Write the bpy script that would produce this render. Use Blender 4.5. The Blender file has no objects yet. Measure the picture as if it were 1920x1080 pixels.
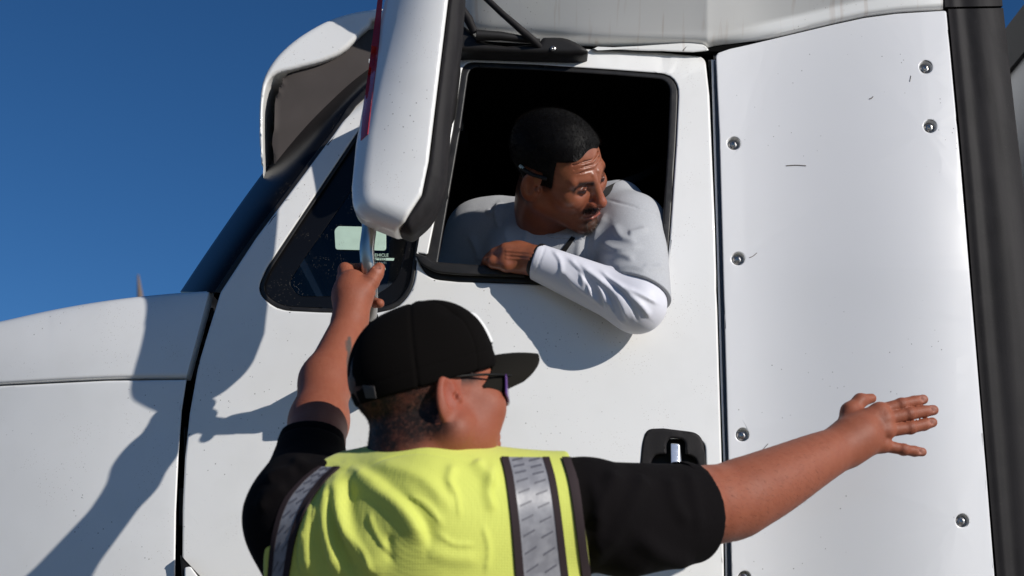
import bpy, bmesh, math, random
import numpy as np
from mathutils import Vector, Matrix
from mathutils.bvhtree import BVHTree

# ---------------------------------------------------------------- camera, sky, sun
scn = bpy.context.scene
CAM = Vector((0.0, 0.0, 1.3)); PITCH = math.radians(15.0); FPX = 2667.0
cam_data = bpy.data.cameras.new('camera')
cam_data.sensor_width = 36.0; cam_data.lens = 36.0 * FPX / 1920.0
cam_data.clip_start = 0.05; cam_data.clip_end = 2000.0
cam_data.dof.use_dof = True; cam_data.dof.focus_distance = 2.82; cam_data.dof.aperture_fstop = 5.0
cam = bpy.data.objects.new('camera', cam_data); scn.collection.objects.link(cam)
cam.location = CAM; cam.rotation_euler = (math.pi / 2 + PITCH, 0, 0)
scn.camera = cam

TO_SUN = Vector((1.27, -1.0, 0.70)).normalized()
SUN_EL = math.asin(TO_SUN.z)
SUN_AZ = math.atan2(TO_SUN.x, TO_SUN.y)
world = bpy.data.worlds.new('World'); scn.world = world; world.use_nodes = True
wn = world.node_tree.nodes; wl = world.node_tree.links
sky = wn.new('ShaderNodeTexSky'); sky.sky_type = 'NISHITA'; sky.sun_disc = False
sky.sun_elevation = SUN_EL; sky.sun_rotation = SUN_AZ
sky.altitude = 2500; sky.air_density = 1.0; sky.dust_density = 0.0; sky.ozone_density = 6.0
bg = wn['Background']; bg.inputs['Strength'].default_value = 0.073
hsv = wn.new('ShaderNodeHueSaturation'); hsv.inputs['Saturation'].default_value = 1.12
wl.new(sky.outputs['Color'], hsv.inputs['Color']); wl.new(hsv.outputs['Color'], bg.inputs['Color'])
sun_data = bpy.data.lights.new('sun', 'SUN'); sun_data.energy = 4.25; sun_data.angle = math.radians(0.5)
sun_data.color = (1.0, 0.955, 0.89)
sun = bpy.data.objects.new('sun', sun_data); scn.collection.objects.link(sun)
sun.rotation_euler = TO_SUN.to_track_quat('Z', 'Y').to_euler(); sun.location = TO_SUN * 30
vs = scn.view_settings
vs.view_transform = 'Standard'; vs.look = 'None'; vs.gamma = 1.0; vs.exposure = 0.0; vs.use_curve_mapping = False
scn.cycles.use_denoising = True
scn.cycles.max_bounces = 8

# ---------------------------------------------------------------- geometry helpers
CT, ST = math.cos(PITCH), math.sin(PITCH)
def P(px, py, Y):
    """the point of the vertical plane at depth Y that the photograph shows at (px, py)"""
    dx = (px - 960.0) / FPX; up = (540.0 - py) / FPX
    yw = CT - up * ST; zw = ST + up * CT
    t = Y / yw
    return Vector((dx * t, Y, CAM.z + zw * t))
def proj(V):
    V = np.asarray(V, dtype=np.float64)
    y = V[:, 1]; z = V[:, 2] - CAM.z
    fw = y * CT + z * ST; up = -y * ST + z * CT
    return np.stack([960 + FPX * V[:, 0] / fw, 540 - FPX * up / fw], 1)
def npv(v): return np.array(v, dtype=np.float32)
def interp(x, pts):
    xs = [p[0] for p in pts]; ys = [p[1] for p in pts]
    return float(np.interp(x, xs, ys))
def sstep(a, b, x):
    t = min(max((x - a) / (b - a), 0.0), 1.0); return t * t * (3 - 2 * t)

COL = scn.collection
BASE = {}
def empty(name, loc, label, cat, group=None):
    o = bpy.data.objects.new(name, None); COL.objects.link(o)
    o.location = loc; o.empty_display_size = 0.2
    o['label'] = label; o['category'] = cat
    if group: o['group'] = group
    BASE[o] = Vector(loc); return o
def link(name, me, mat=None, parent=None, label=None, kind=None, sharp=50):
    """one mesh object; geometry is given in world coordinates"""
    o = bpy.data.objects.new(name, me); COL.objects.link(o)
    if mat: me.materials.append(mat)
    if len(me.polygons):
        me.polygons.foreach_set('use_smooth', [True] * len(me.polygons))
        me.set_sharp_from_angle(angle=math.radians(sharp))
    if parent:
        off = BASE.get(parent)
        if off is None: off = Vector((0, 0, 0))
        o.parent = parent
        o.matrix_parent_inverse = Matrix.Translation(-off)
        BASE[o] = Vector((0, 0, 0))
    if label: o['label'] = label
    if kind: o['kind'] = kind
    return o
def from_bm(name, bm, mat, parent=None, fix=True, **k):
    if fix: bmesh.ops.recalc_face_normals(bm, faces=bm.faces)
    me = bpy.data.meshes.new(name); bm.to_mesh(me); bm.free()
    return link(name, me, mat, parent, **k)
def from_arrays(name, V, F, mat, parent=None, **k):
    me = bpy.data.meshes.new(name)
    if isinstance(F, np.ndarray):
        nc = F.shape[1]; me.vertices.add(len(V)); me.vertices.foreach_set('co', np.ascontiguousarray(V, np.float32).ravel())
        me.loops.add(F.size); me.loops.foreach_set('vertex_index', np.ascontiguousarray(F, np.int32).ravel())
        me.polygons.add(len(F)); me.polygons.foreach_set('loop_start', np.arange(len(F), dtype=np.int32) * nc)
        me.update(calc_edges=True); me.validate()
    else: me.from_pydata([tuple(map(float, v)) for v in V], [], F); me.update()
    return link(name, me, mat, parent, **k)

def rl(pts, seg=6):
    """closed pixel outline; a third number rounds that corner"""
    out = []; n = len(pts)
    for i, p in enumerate(pts):
        if len(p) < 3 or p[2] <= 0: out.append((p[0], p[1])); continue
        a = Vector(pts[i - 1][:2]); b = Vector(p[:2]); c = Vector(pts[(i + 1) % n][:2])
        r = min(p[2], (a - b).length * .49, (c - b).length * .49)
        s = b + (a - b).normalized() * r; e = b + (c - b).normalized() * r
        for k in range(seg + 1):
            t = k / seg; q = s * (1 - t) ** 2 + b * 2 * t * (1 - t) + e * t * t
            out.append((q.x, q.y))
    return out
def dense(pts, d=25):
    out = []
    for i, p in enumerate(pts):
        q = pts[(i + 1) % len(pts)]; L = math.hypot(q[0] - p[0], q[1] - p[1]); n = max(1, int(L / d))
        for k in range(n): out.append((p[0] + (q[0] - p[0]) * k / n, p[1] + (q[1] - p[1]) * k / n))
    return out
def spline(pts, n=8):
    """open Catmull-Rom through the points (any dimension)"""
    A = [np.array(p, float) for p in pts]; A = [2 * A[0] - A[1]] + A + [2 * A[-1] - A[-2]]; out = []
    for i in range(1, len(A) - 2):
        p0, p1, p2, p3 = A[i - 1:i + 3]
        for k in range(n):
            t = k / n
            out.append(.5 * ((2 * p1) + (p2 - p0) * t + (2 * p0 - 5 * p1 + 4 * p2 - p3) * t * t + (3 * p1 - p0 - 3 * p2 + p3) * t ** 3))
    out.append(A[-2]); return out

def panel(name, outer, holes, Yf, thick, mat, parent=None, step=40, bev=3.0, label=None, kind=None, back=True):
    """sheet-metal panel: outline and holes in pixels, depth Yf(px,py), rolled edges, real thickness"""
    if not callable(Yf): yv = Yf; Yf = lambda x, y: yv
    bm = bmesh.new()
    for lp in [outer] + list(holes):
        vv = [bm.verts.new((x, y, 0)) for x, y in lp]
        for i in range(len(vv)): bm.edges.new((vv[i], vv[(i + 1) % len(vv)]))
    bmesh.ops.triangle_fill(bm, use_beauty=True, use_dissolve=False, edges=bm.edges[:], normal=(0, 0, 1))
    xs = [p[0] for p in outer]; ys = [p[1] for p in outer]
    for ax, lo, hi in ((0, min(xs), max(xs)), (1, min(ys), max(ys))):
        k = math.ceil(lo / step + .05)
        while k * step < hi - 2:
            co = [0, 0, 0]; no = [0, 0, 0]; co[ax] = k * step + .37; no[ax] = 1
            bmesh.ops.bisect_plane(bm, geom=bm.verts[:] + bm.edges[:] + bm.faces[:], dist=.01, plane_co=co, plane_no=no); k += 1
    bmesh.ops.remove_doubles(bm, verts=bm.verts[:], dist=.9)
    # outward 2D normals of the rim
    rim = [e for e in bm.edges if len(e.link_faces) == 1]
    nrm = {}
    for e in rim:
        a, b = e.verts; m = (a.co + b.co) / 2; c = e.link_faces[0].calc_center_median()
        d = (b.co - a.co); n = Vector((d.y, -d.x, 0)); 
        if n.length < 1e-9: continue
        n.normalize()
        if n.dot(m - c) < 0: n = -n
        for v in e.verts: nrm[v] = nrm.get(v, Vector((0, 0, 0))) + n
    base = {}
    for v, n in nrm.items():
        n.normalize(); base[v] = (v.co.copy(), n)
    for v, (c, n) in base.items(): v.co = c - n * bev
    bp = bev * Yf(*outer[0]) / FPX
    ring = rim; src = {v: v for v in base}
    steps = [(math.sin(a) - 1, 1 - math.cos(a)) for a in (math.pi / 6, math.pi / 3, math.pi / 2)]
    prof = [(s * bev, q * bp) for s, q in steps] + [(0.0, max(thick, bp * 1.2))]
    for off, dz in prof:
        r = bmesh.ops.extrude_edge_only(bm, edges=ring)
        newv = [g for g in r['geom'] if isinstance(g, bmesh.types.BMVert)]
        ring = [g for g in r['geom'] if isinstance(g, bmesh.types.BMEdge) and all(v in set(newv) for v in g.verts)] if False else [g for g in r['geom'] if isinstance(g, bmesh.types.BMEdge)]
        nv = set(newv); ring = [e for e in ring if e.verts[0] in nv and e.verts[1] in nv]
        nsrc = {}
        # match new verts to old by shared side edge
        for v in newv:
            for e in v.link_edges:
                w = e.other_vert(v)
                if w in src and w not in nv: nsrc[v] = src[w]; break
        for v in newv:
            c, n = base[nsrc[v]]
            v.co = Vector((c.x + n.x * off, c.y + n.y * off, dz))
        src = nsrc
    for v in bm.verts:
        q = P(v.co.x, v.co.y, Yf(v.co.x, v.co.y) + v.co.z); v.co = q
    bm.normal_update()
    bmesh.ops.recalc_face_normals(bm, faces=bm.faces)
    s = sum(f.normal.y * f.calc_area() for f in bm.faces)
    if s > 0: bmesh.ops.reverse_faces(bm, faces=bm.faces[:])
    o = from_bm(name, bm, mat, parent, fix=False, label=label, kind=kind)
    w = o.modifiers.new('even_normals', 'WEIGHTED_NORMAL'); w.mode = 'FACE_AREA'; w.weight = 50; w.keep_sharp = True
    return o

def gridpanel(name, left, right, Yf, thick, mat, parent=None, nu=24, nv=40, **k):
    """smooth swept sheet between two pixel edge paths, with thickness; Yf takes (u, v, px, py)"""
    L = spline(left, 10); R = spline(right, 10); bm = bmesh.new()
    def at(S, t):
        x = t * (len(S) - 1); i = min(int(x), len(S) - 2); return S[i] + (S[i + 1] - S[i]) * (x - i)
    rows = []
    for j in range(nv + 1):
        a = at(L, j / nv); b = at(R, j / nv); r = []
        for i in range(nu + 1):
            q = a + (b - a) * i / nu; r.append(bm.verts.new(P(q[0], q[1], Yf(i / nu, j / nv, q[0], q[1]))))
        rows.append(r)
    back = [[bm.verts.new(v.co + Vector((0, thick, 0))) for v in r] for r in rows]
    for j in range(nv):
        for i in range(nu):
            bm.faces.new((rows[j][i], rows[j][i + 1], rows[j + 1][i + 1], rows[j + 1][i])); bm.faces.new((back[j][i], back[j + 1][i], back[j + 1][i + 1], back[j][i + 1]))
        bm.faces.new((rows[j][0], rows[j + 1][0], back[j + 1][0], back[j][0])); bm.faces.new((rows[j][nu], back[j][nu], back[j + 1][nu], rows[j + 1][nu]))
    for i in range(nu):
        bm.faces.new((rows[0][i], back[0][i], back[0][i + 1], rows[0][i + 1])); bm.faces.new((rows[nv][i], rows[nv][i + 1], back[nv][i + 1], back[nv][i]))
    return from_bm(name, bm, mat, parent, **k)

def tube_bm(bm, pts, radii, seg=12, cap=True):
    pts = [Vector(p) for p in pts]
    if not hasattr(radii, '__len__'): radii = [radii] * len(pts)
    up = None; rings = []
    for i, p in enumerate(pts):
        t = (pts[min(i + 1, len(pts) - 1)] - pts[max(i - 1, 0)]).normalized()
        if up is None:
            up = Vector((0, 0, 1)) if abs(t.z) < .9 else Vector((1, 0, 0))
        u = (up - t * up.dot(t)).normalized(); w = t.cross(u); up = u
        rings.append([bm.verts.new(p + (u * math.cos(a) + w * math.sin(a)) * radii[i]) for a in [2 * math.pi * k / seg for k in range(seg)]])
    for a, b in zip(rings, rings[1:]):
        for k in range(seg): bm.faces.new((a[k], a[(k + 1) % seg], b[(k + 1) % seg], b[k]))
    if cap: bm.faces.new(rings[0][::-1]); bm.faces.new(rings[-1])
def tube(name, pts, radii, mat, parent=None, seg=12, **k):
    bm = bmesh.new(); tube_bm(bm, pts, radii, seg); return from_bm(name, bm, mat, parent, **k)
def box_bm(bm, lo, hi, M=None):
    vs_ = [Vector((x, y, z)) for x in (lo[0], hi[0]) for y in (lo[1], hi[1]) for z in (lo[2], hi[2])]
    v = [bm.verts.new(M @ q if M else q) for q in vs_]
    for f in ((0, 1, 3, 2), (4, 6, 7, 5), (0, 4, 5, 1), (2, 3, 7, 6), (0, 2, 6, 4), (1, 5, 7, 3)): bm.faces.new([v[i] for i in f])
def lathe_bm(bm, prof, M, seg=20, cap=True):
    rings = [[bm.verts.new(M @ Vector((r * math.cos(2 * math.pi * k / seg), r * math.sin(2 * math.pi * k / seg), z))) for k in range(seg)] for r, z in prof]
    for a, b in zip(rings, rings[1:]):
        for k in range(seg): bm.faces.new((a[k], a[(k + 1) % seg], b[(k + 1) % seg], b[k]))
    if cap: bm.faces.new(rings[-1])

# ---------------------------------------------------------------- sculpting helpers (distance fields)
def ell(Q, c, r, R=None):
    q = Q - npv(c)
    if R is not None: q = q @ npv(R)
    r = npv(r); k0 = np.sqrt(((q / r) ** 2).sum(1)); k1 = np.sqrt(((q / (r * r)) ** 2).sum(1)) + 1e-9
    return k0 * (k0 - 1) / k1
def cone(Q, a, b, ra, rb):
    a = npv(a); ba = npv(b) - a; q = Q - a
    t = np.clip((q @ ba) / max(float(ba @ ba), 1e-12), 0, 1)
    return np.sqrt(((q - t[:, None] * ba) ** 2).sum(1)) - (ra + (rb - ra) * t)
def sph(Q, c, r): return np.sqrt(((Q - npv(c)) ** 2).sum(1)) - r
def smin(a, b, k):
    h = np.clip(.5 + .5 * (b - a) / k, 0, 1); return b + (a - b) * h - k * h * (1 - h)
def smax(a, b, k): return -smin(-a, -b, k)
def ssub(a, b, k): return smax(a, -b, k)
def chain(Q, pts, rad, k=.006):
    d = None
    for i in range(len(pts) - 1):
        e = cone(Q, pts[i], pts[i + 1], rad[i], rad[i + 1]); d = e if d is None else smin(d, e, k)
    return d
def plane(Q, p, n):
    n = npv(n); n = n / np.linalg.norm(n); return (Q - npv(p)) @ n
def vnoise(Q, s, seed=0):
    """cheap smooth noise in about -1..1"""
    rng = np.random.RandomState(seed); d = np.zeros(len(Q), np.float32)
    for i in range(7):
        w = rng.normal(size=3).astype(np.float32); w *= s * (0.6 + .25 * i) / np.linalg.norm(w)
        d += np.sin(Q @ w + rng.uniform(0, 6.28)).astype(np.float32) * (1 - .09 * i)
    return d / 3.5
def near(Q, c, r, f, m=.035):
    """evaluate f only near a ball; elsewhere its distance to the ball will do"""
    d = np.sqrt(((Q - npv(c)) ** 2).sum(1)) - r; out = d + m; k = d < m
    if k.any(): out[k] = f(Q[k])
    return out
def nets(f, lo, hi, h, B=8):
    """surface nets over the blocks near the zero set of f"""
    lo = np.array(lo, np.float64); nb = np.maximum(1, np.ceil((np.array(hi) - lo) / (h * B)).astype(int)); n = nb * B + 1
    g = np.stack(np.meshgrid(*[np.arange(k) for k in nb], indexing='ij'), -1).reshape(-1, 3)
    c = (lo + (g + .5) * h * B).astype(np.float32)
    act = g[np.abs(f(c)) < h * B * 1.25]
    val = np.full(int(n.prod()), np.nan, np.float32)
    st = np.array([n[1] * n[2], n[2], 1], np.int64)
    cell = np.stack(np.meshgrid(*[np.arange(B)] * 3, indexing='ij'), -1).reshape(-1, 3)
    corner = np.stack(np.meshgrid(*[np.arange(B + 1)] * 3, indexing='ij'), -1).reshape(-1, 3)
    ids = np.unique(((act[:, None] * B + corner[None]) @ st).ravel())
    for s in range(0, len(ids), 400000):
        i = ids[s:s + 400000]
        q = np.stack([i // st[0], (i // st[1]) % n[1], i % n[2]], 1)
        val[i] = f((lo + q * h).astype(np.float32))
    cells = np.sort(((act[:, None] * B + cell[None]) @ st).ravel())
    offs = np.array([[i, j, k] for i in (0, 1) for j in (0, 1) for k in (0, 1)])
    cv = np.stack([val[cells + o @ st] for o in offs], 1)
    neg = (cv < 0).sum(1); m = (neg > 0) & (neg < 8); cells = cells[m]; cv = cv[m]
    acc = np.zeros((len(cells), 3)); cnt = np.zeros(len(cells))
    for a in range(8):
        for b in range(a + 1, 8):
            if np.abs(offs[a] - offs[b]).sum() != 1: continue
            x = (cv[:, a] < 0) != (cv[:, b] < 0); t = np.where(x, cv[:, a] / np.where(x, cv[:, a] - cv[:, b], 1), 0)
            acc += np.where(x[:, None], offs[a] + t[:, None] * (offs[b] - offs[a]), 0); cnt += x
    q = np.stack([cells // st[0], (cells // st[1]) % n[1], cells % n[2]], 1)
    V = lo + (q + acc / cnt[:, None]) * h
    F = []
    for ax in range(3):
        o = np.zeros(3, int); o[ax] = 1; u = np.zeros(3, int); u[(ax + 1) % 3] = 1; w = np.zeros(3, int); w[(ax + 2) % 3] = 1
        a = val[cells]; b = val[cells + o @ st]; x = (a < 0) != (b < 0)
        cid = cells[x]; quad = []
        ok = np.ones(len(cid), bool)
        for dd in (np.zeros(3, int), u, u + w, w):
            t = cid - dd @ st; k = np.minimum(np.searchsorted(cells, t), len(cells) - 1); ok &= cells[k] == t; quad.append(k)
        quad = np.stack(quad, 1)[ok]; fl = (a[x] < 0)[ok]
        quad[fl] = quad[fl][:, ::-1]; F.append(quad)
    F = np.concatenate(F)[:, ::-1]
    return V, F
def vnormals(V, F):
    n = np.cross(V[F[:, 2]] - V[F[:, 0]], V[F[:, 3]] - V[F[:, 1]]); N = np.zeros_like(V)
    for k in range(4): np.add.at(N, F[:, k], n)
    return N / (np.linalg.norm(N, axis=1, keepdims=True) + 1e-12)
def polydist(q, pts):
    """distance to a pixel polyline, signed (left of travel positive), and place along it 0..1"""
    best = np.full(len(q), 1e9); sg = np.zeros(len(q)); par = np.zeros(len(q)); m = len(pts) - 1
    for i in range(m):
        a = np.array(pts[i], float); b = np.array(pts[i + 1], float); d = b - a; L = d @ d + 1e-9
        t = np.clip(((q - a) @ d) / L, 0, 1); e = q - a - t[:, None] * d; l = np.sqrt((e ** 2).sum(1))
        s = np.sign(d[0] * e[:, 1] - d[1] * e[:, 0]); k = l < best
        best[k] = l[k]; sg[k] = s[k]; par[k] = ((i + t) / m)[k]
    return best, sg, par
def strokes(V, F, lst):
    """sculpt folds: each (pixel path, width left, width right, height in m) on the side facing the lens"""
    N = vnormals(V, F); view = V - np.array(CAM); view /= np.linalg.norm(view, axis=1, keepdims=True)
    face = np.clip(-(N * view).sum(1) * 3 + .3, 0, 1); q = proj(V); D = np.zeros(len(V))
    for pts, w1, w2, amp in lst:
        pts = spline(pts, 6) if len(pts) > 2 else pts
        A = np.array([tuple(p) for p in pts]); m = 2.6 * max(w1, w2)
        k = np.where((face > 0) & (q > A.min(0) - m).all(1) & (q < A.max(0) + m).all(1))[0]
        d, s, t = polydist(q[k], pts); w = np.where(s > 0, w1, w2)
        D[k] += amp * np.exp(-(d / w) ** 2) * np.clip(np.minimum(t, 1 - t) * 5 + .15, 0, 1)
    return V + N * (D * face)[:, None]
def sculpt(name, f, lo, hi, h, mat, parent=None, paint=None, folds=None, newton=1, label=None, sharp=70, post=None):
    V, F = nets(f, lo, hi, h)
    for _ in range(newton):
        Q = V.astype(np.float32); d = f(Q); e = h * .5
        G = np.stack([f(Q + npv(o)) - d for o in ((e, 0, 0), (0, e, 0), (0, 0, e))], 1) / e
        l = np.linalg.norm(G, axis=1, keepdims=True) + 1e-6
        V = V - np.clip(d[:, None] / l, -h * .7, h * .7) * G / l
    if folds: V = strokes(V, F, folds)
    if post is not None: V = post(V, vnormals(V, F))
    o = from_arrays(name, V, F, mat, parent, label=label, sharp=sharp)
    if paint is not None:
        c = paint(V, vnormals(V, F)).astype(np.float32)
        at = o.data.color_attributes.new('pigment', 'FLOAT_COLOR', 'POINT')
        at.data.foreach_set('color', np.concatenate([c, np.ones((len(c), 1), np.float32)], 1).ravel())
    o['_'] = 0; del o['_']
    return o, V, F
def bvh(V, F): return BVHTree.FromPolygons(V.tolist(), F.tolist())
def ray(tree, px, py, out=0.0, far=None):
    d = (P(px, py, 2.0) - CAM).normalized(); hit, n, i, t = tree.ray_cast(CAM, d)
    if hit is None: return None
    if n.dot(d) > 0: n = -n
    return hit + n * out
def strip(name, tree, left, right, out, thick, mat, parent=None, nu=6, nv=30, label=None, bm_in=None):
    """flat band sewn on a surface: two pixel edge paths are dropped onto it, then given thickness"""
    bm = bm_in or bmesh.new(); L = spline(left, 12); R = spline(right, 12)
    def at(S, t):
        x = t * (len(S) - 1); i = min(int(x), len(S) - 2); return S[i] + (S[i + 1] - S[i]) * (x - i)
    top = []; last = [None] * (nu + 1)
    for j in range(nv + 1):
        a = at(L, j / nv); b = at(R, j / nv); row = []
        for i in range(nu + 1):
            q = a + (b - a) * i / nu; p = ray(tree, q[0], q[1], 0)
            row.append(p)
        top.append(row)
    hits = [list(r) for r in top]
    # holes where a ray missed: take a neighbour's depth
    for j in range(nv + 1):
        for i in range(nu + 1):
            if top[j][i] is None:
                a = at(L, j / nv); b = at(R, j / nv); q = a + (b - a) * i / nu; y = None
                best = min(((abs(jj - j) + abs(ii - i) * .7, hits[jj][ii].y) for jj in range(nv + 1) for ii in range(nu + 1) if hits[jj][ii] is not None), default=(0, 2.0))
                top[j][i] = P(q[0], q[1], best[1])
    vt = []
    for j in range(nv + 1):
        r = []
        for i in range(nu + 1):
            du = top[j][min(i + 1, nu)] - top[j][max(i - 1, 0)]; dv = top[min(j + 1, nv)][i] - top[max(j - 1, 0)][i]
            n = du.cross(dv)
            n = n.normalized() if n.length > 1e-12 else Vector((0, -1, 0))
            if n.dot(CAM - top[j][i]) < 0: n = -n
            r.append((top[j][i] + n * out, top[j][i] + n * (out - thick)))
        vt.append(r)
    A = [[bm.verts.new(c[0]) for c in r] for r in vt]; Bv = [[bm.verts.new(c[1]) for c in r] for r in vt]
    for j in range(nv):
        for i in range(nu):
            bm.faces.new((A[j][i], A[j][i + 1], A[j + 1][i + 1], A[j + 1][i])); bm.faces.new((Bv[j][i], Bv[j + 1][i], Bv[j + 1][i + 1], Bv[j][i + 1]))
        bm.faces.new((A[j][0], A[j + 1][0], Bv[j + 1][0], Bv[j][0])); bm.faces.new((A[j][nu], Bv[j][nu], Bv[j + 1][nu], A[j + 1][nu]))
    for i in range(nu):
        bm.faces.new((A[0][i], Bv[0][i], Bv[0][i + 1], A[0][i + 1])); bm.faces.new((A[nv][i], A[nv][i + 1], Bv[nv][i + 1], Bv[nv][i]))
    if bm_in: return
    return from_bm(name, bm, mat, parent, label=label)

# ---------------------------------------------------------------- materials
def mat(name, col, rough=.5, metal=0.0, spec=.5, coat=0.0, bump=None, var=None, attr=False, sss=0.0, sheen=0.0, specks=None, streak=None, trans=0.0):
    m = bpy.data.materials.new(name); m.use_nodes = True
    nt = m.node_tree; N = nt.nodes; L = nt.links; b = N['Principled BSDF']
    b.inputs['Roughness'].default_value = rough; b.inputs['Metallic'].default_value = metal
    b.inputs['Specular IOR Level'].default_value = spec; b.inputs['Coat Weight'].default_value = coat; b.inputs['Coat Roughness'].default_value = .08
    b.inputs['Sheen Weight'].default_value = sheen
    if sss:
        b.inputs['Subsurface Weight'].default_value = sss; b.inputs['Subsurface Radius'].default_value = (1.0, .35, .2); b.inputs['Subsurface Scale'].default_value = .006
    tc = N.new('ShaderNodeNewGeometry')
    pos = tc.outputs['Position']
    if attr:
        a = N.new('ShaderNodeAttribute'); a.attribute_name = 'pigment'; cur = a.outputs['Color']
    else:
        r = N.new('ShaderNodeRGB'); r.outputs[0].default_value = (*col, 1); cur = r.outputs[0]
    def noise(scale, detail=3, stretch=None, src=pos):
        n = N.new('ShaderNodeTexNoise'); n.inputs['Scale'].default_value = scale; n.inputs['Detail'].default_value = detail
        if stretch:
            mp = N.new('ShaderNodeMapping'); mp.inputs['Scale'].default_value = stretch; L.new(src, mp.inputs['Vector']); L.new(mp.outputs['Vector'], n.inputs['Vector'])
        else: L.new(src, n.inputs['Vector'])
        return n.outputs['Fac']
    def ramp(fac, lo, hi):
        r = N.new('ShaderNodeMapRange'); r.inputs['From Min'].default_value = lo; r.inputs['From Max'].default_value = hi; L.new(fac, r.inputs['Value']); return r.outputs['Result']
    def mix(fac, a, colb, amt=1.0):
        x = N.new('ShaderNodeMix'); x.data_type = 'RGBA'
        if amt != 1.0:
            mm = N.new('ShaderNodeMath'); mm.operation = 'MULTIPLY'; mm.inputs[1].default_value = amt; L.new(fac, mm.inputs[0]); fac = mm.outputs[0]
        L.new(fac, x.inputs['Factor']); L.new(a, x.inputs['A']); x.inputs['B'].default_value = (*colb, 1); return x.outputs['Result']
    for scale, colb, lo, hi, amt in (var or []):
        cur = mix(ramp(noise(scale), lo, hi), cur, colb, amt)
    if streak:
        scale, colb, lo, hi, amt, st = streak
        cur = mix(ramp(noise(scale, 2, st), lo, hi), cur, colb, amt)
    for scale, thr, colb, amt in (specks or []):
        v = N.new('ShaderNodeTexVoronoi'); v.inputs['Scale'].default_value = scale; L.new(pos, v.inputs['Vector'])
        gate = ramp(noise(scale * .07, 2), .52, .6)
        lt = N.new('ShaderNodeMath'); lt.operation = 'LESS_THAN'; lt.inputs[1].default_value = thr; L.new(v.outputs['Distance'], lt.inputs[0])
        mu = N.new('ShaderNodeMath'); mu.operation = 'MULTIPLY'; L.new(lt.outputs[0], mu.inputs[0]); L.new(gate, mu.inputs[1])
        cur = mix(mu.outputs[0], cur, colb, amt)
    L.new(cur, b.inputs['Base Color'])
    prev = None
    for bt in (bump or []):
        kind, scale, strength, dist = bt
        if kind == 'noise': h = noise(scale, 4)
        elif kind == 'cell':
            v = N.new('ShaderNodeTexVoronoi'); v.inputs['Scale'].default_value = scale; v.inputs['Randomness'].default_value = .15; L.new(pos, v.inputs['Vector']); h = v.outputs['Distance']
        else:
            v = N.new('ShaderNodeTexVoronoi'); v.inputs['Scale'].default_value = scale; L.new(pos, v.inputs['Vector']); h = v.outputs['Distance']
        bp = N.new('ShaderNodeBump'); bp.inputs['Strength'].default_value = strength; bp.inputs['Distance'].default_value = dist
        L.new(h, bp.inputs['Height'])
        if prev: L.new(prev, bp.inputs['Normal'])
        prev = bp.outputs['Normal']
    if prev: L.new(prev, b.inputs['Normal'])
    return m
def glass(name, tint, alpha_spec=.06, rough=0.0, dust=None):
    m = bpy.data.materials.new(name); m.use_nodes = True; nt = m.node_tree; N = nt.nodes; L = nt.links
    N.remove(N['Principled BSDF']); out = N['Material Output']
    tr = N.new('ShaderNodeBsdfTransparent'); tr.inputs['Color'].default_value = (*tint, 1)
    gl = N.new('ShaderNodeBsdfGlossy'); gl.inputs['Roughness'].default_value = rough
    fr = N.new('ShaderNodeFresnel'); fr.inputs['IOR'].default_value = 1.5
    mx = N.new('ShaderNodeMixShader'); L.new(fr.outputs[0], mx.inputs[0]); L.new(tr.outputs[0], mx.inputs[1]); L.new(gl.outputs[0], mx.inputs[2]); last = mx.outputs[0]
    if dust:
        g = N.new('ShaderNodeNewGeometry'); v = N.new('ShaderNodeTexVoronoi'); v.inputs['Scale'].default_value = dust[0]; L.new(g.outputs['Position'], v.inputs['Vector'])
        lt = N.new('ShaderNodeMath'); lt.operation = 'LESS_THAN'; lt.inputs[1].default_value = dust[1]; L.new(v.outputs['Distance'], lt.inputs[0])
        no = N.new('ShaderNodeTexNoise'); no.inputs['Scale'].default_value = 25; L.new(g.outputs['Position'], no.inputs['Vector'])
        mr = N.new('ShaderNodeMapRange'); mr.inputs['From Min'].default_value = .45; mr.inputs['From Max'].default_value = .62; mr.inputs['To Max'].default_value = .6; L.new(no.outputs['Fac'], mr.inputs['Value'])
        mu = N.new('ShaderNodeMath'); mu.operation = 'MULTIPLY'; L.new(lt.outputs[0], mu.inputs[0]); L.new(mr.outputs[0], mu.inputs[1])
        df = N.new('ShaderNodeBsdfDiffuse'); df.inputs['Color'].default_value = (.25, .22, .19, 1)
        m2 = N.new('ShaderNodeMixShader'); L.new(mu.outputs[0], m2.inputs[0]); L.new(last, m2.inputs[1]); L.new(df.outputs[0], m2.inputs[2]); last = m2.outputs[0]
    L.new(last, out.inputs['Surface']); return m

DIRT = (.30, .25, .19)
M = {}
M['paint'] = mat('white_paint', (.80, .795, .78), .34, coat=.35, var=[(2.2, (.62, .61, .58), .45, .75, .35), (14, (.66, .65, .62), .5, .8, .22)],
                 specks=[(70, .09, (.12, .10, .08), .7), (190, .14, (.35, .30, .25), .6)], bump=[('noise', 2.5, .12, .02)])
M['fairing'] = mat('roof_fairing_paint', (.74, .74, .72), .38, coat=.25, var=[(3, (.6, .58, .55), .45, .75, .4)],
                   streak=(1.0, (.46, .36, .28), .60, .70, .30, (75, 10, 2.0)), specks=[(90, .10, (.2, .17, .14), .6)])
M['panel'] = mat('side_fairing_paint', (.69, .69, .70), .34, coat=.3, var=[(5, (.66, .66, .65), .5, .8, .25)],
                 specks=[(55, .07, (.1, .09, .08), .7)], bump=[('noise', 1.6, .1, .02)])
M['rubber'] = mat('black_rubber', (.014, .0135, .014), .45, spec=.35, var=[(40, (.034, .031, .029), .45, .75, .6)], bump=[('noise', 300, .25, .001)])
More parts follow.
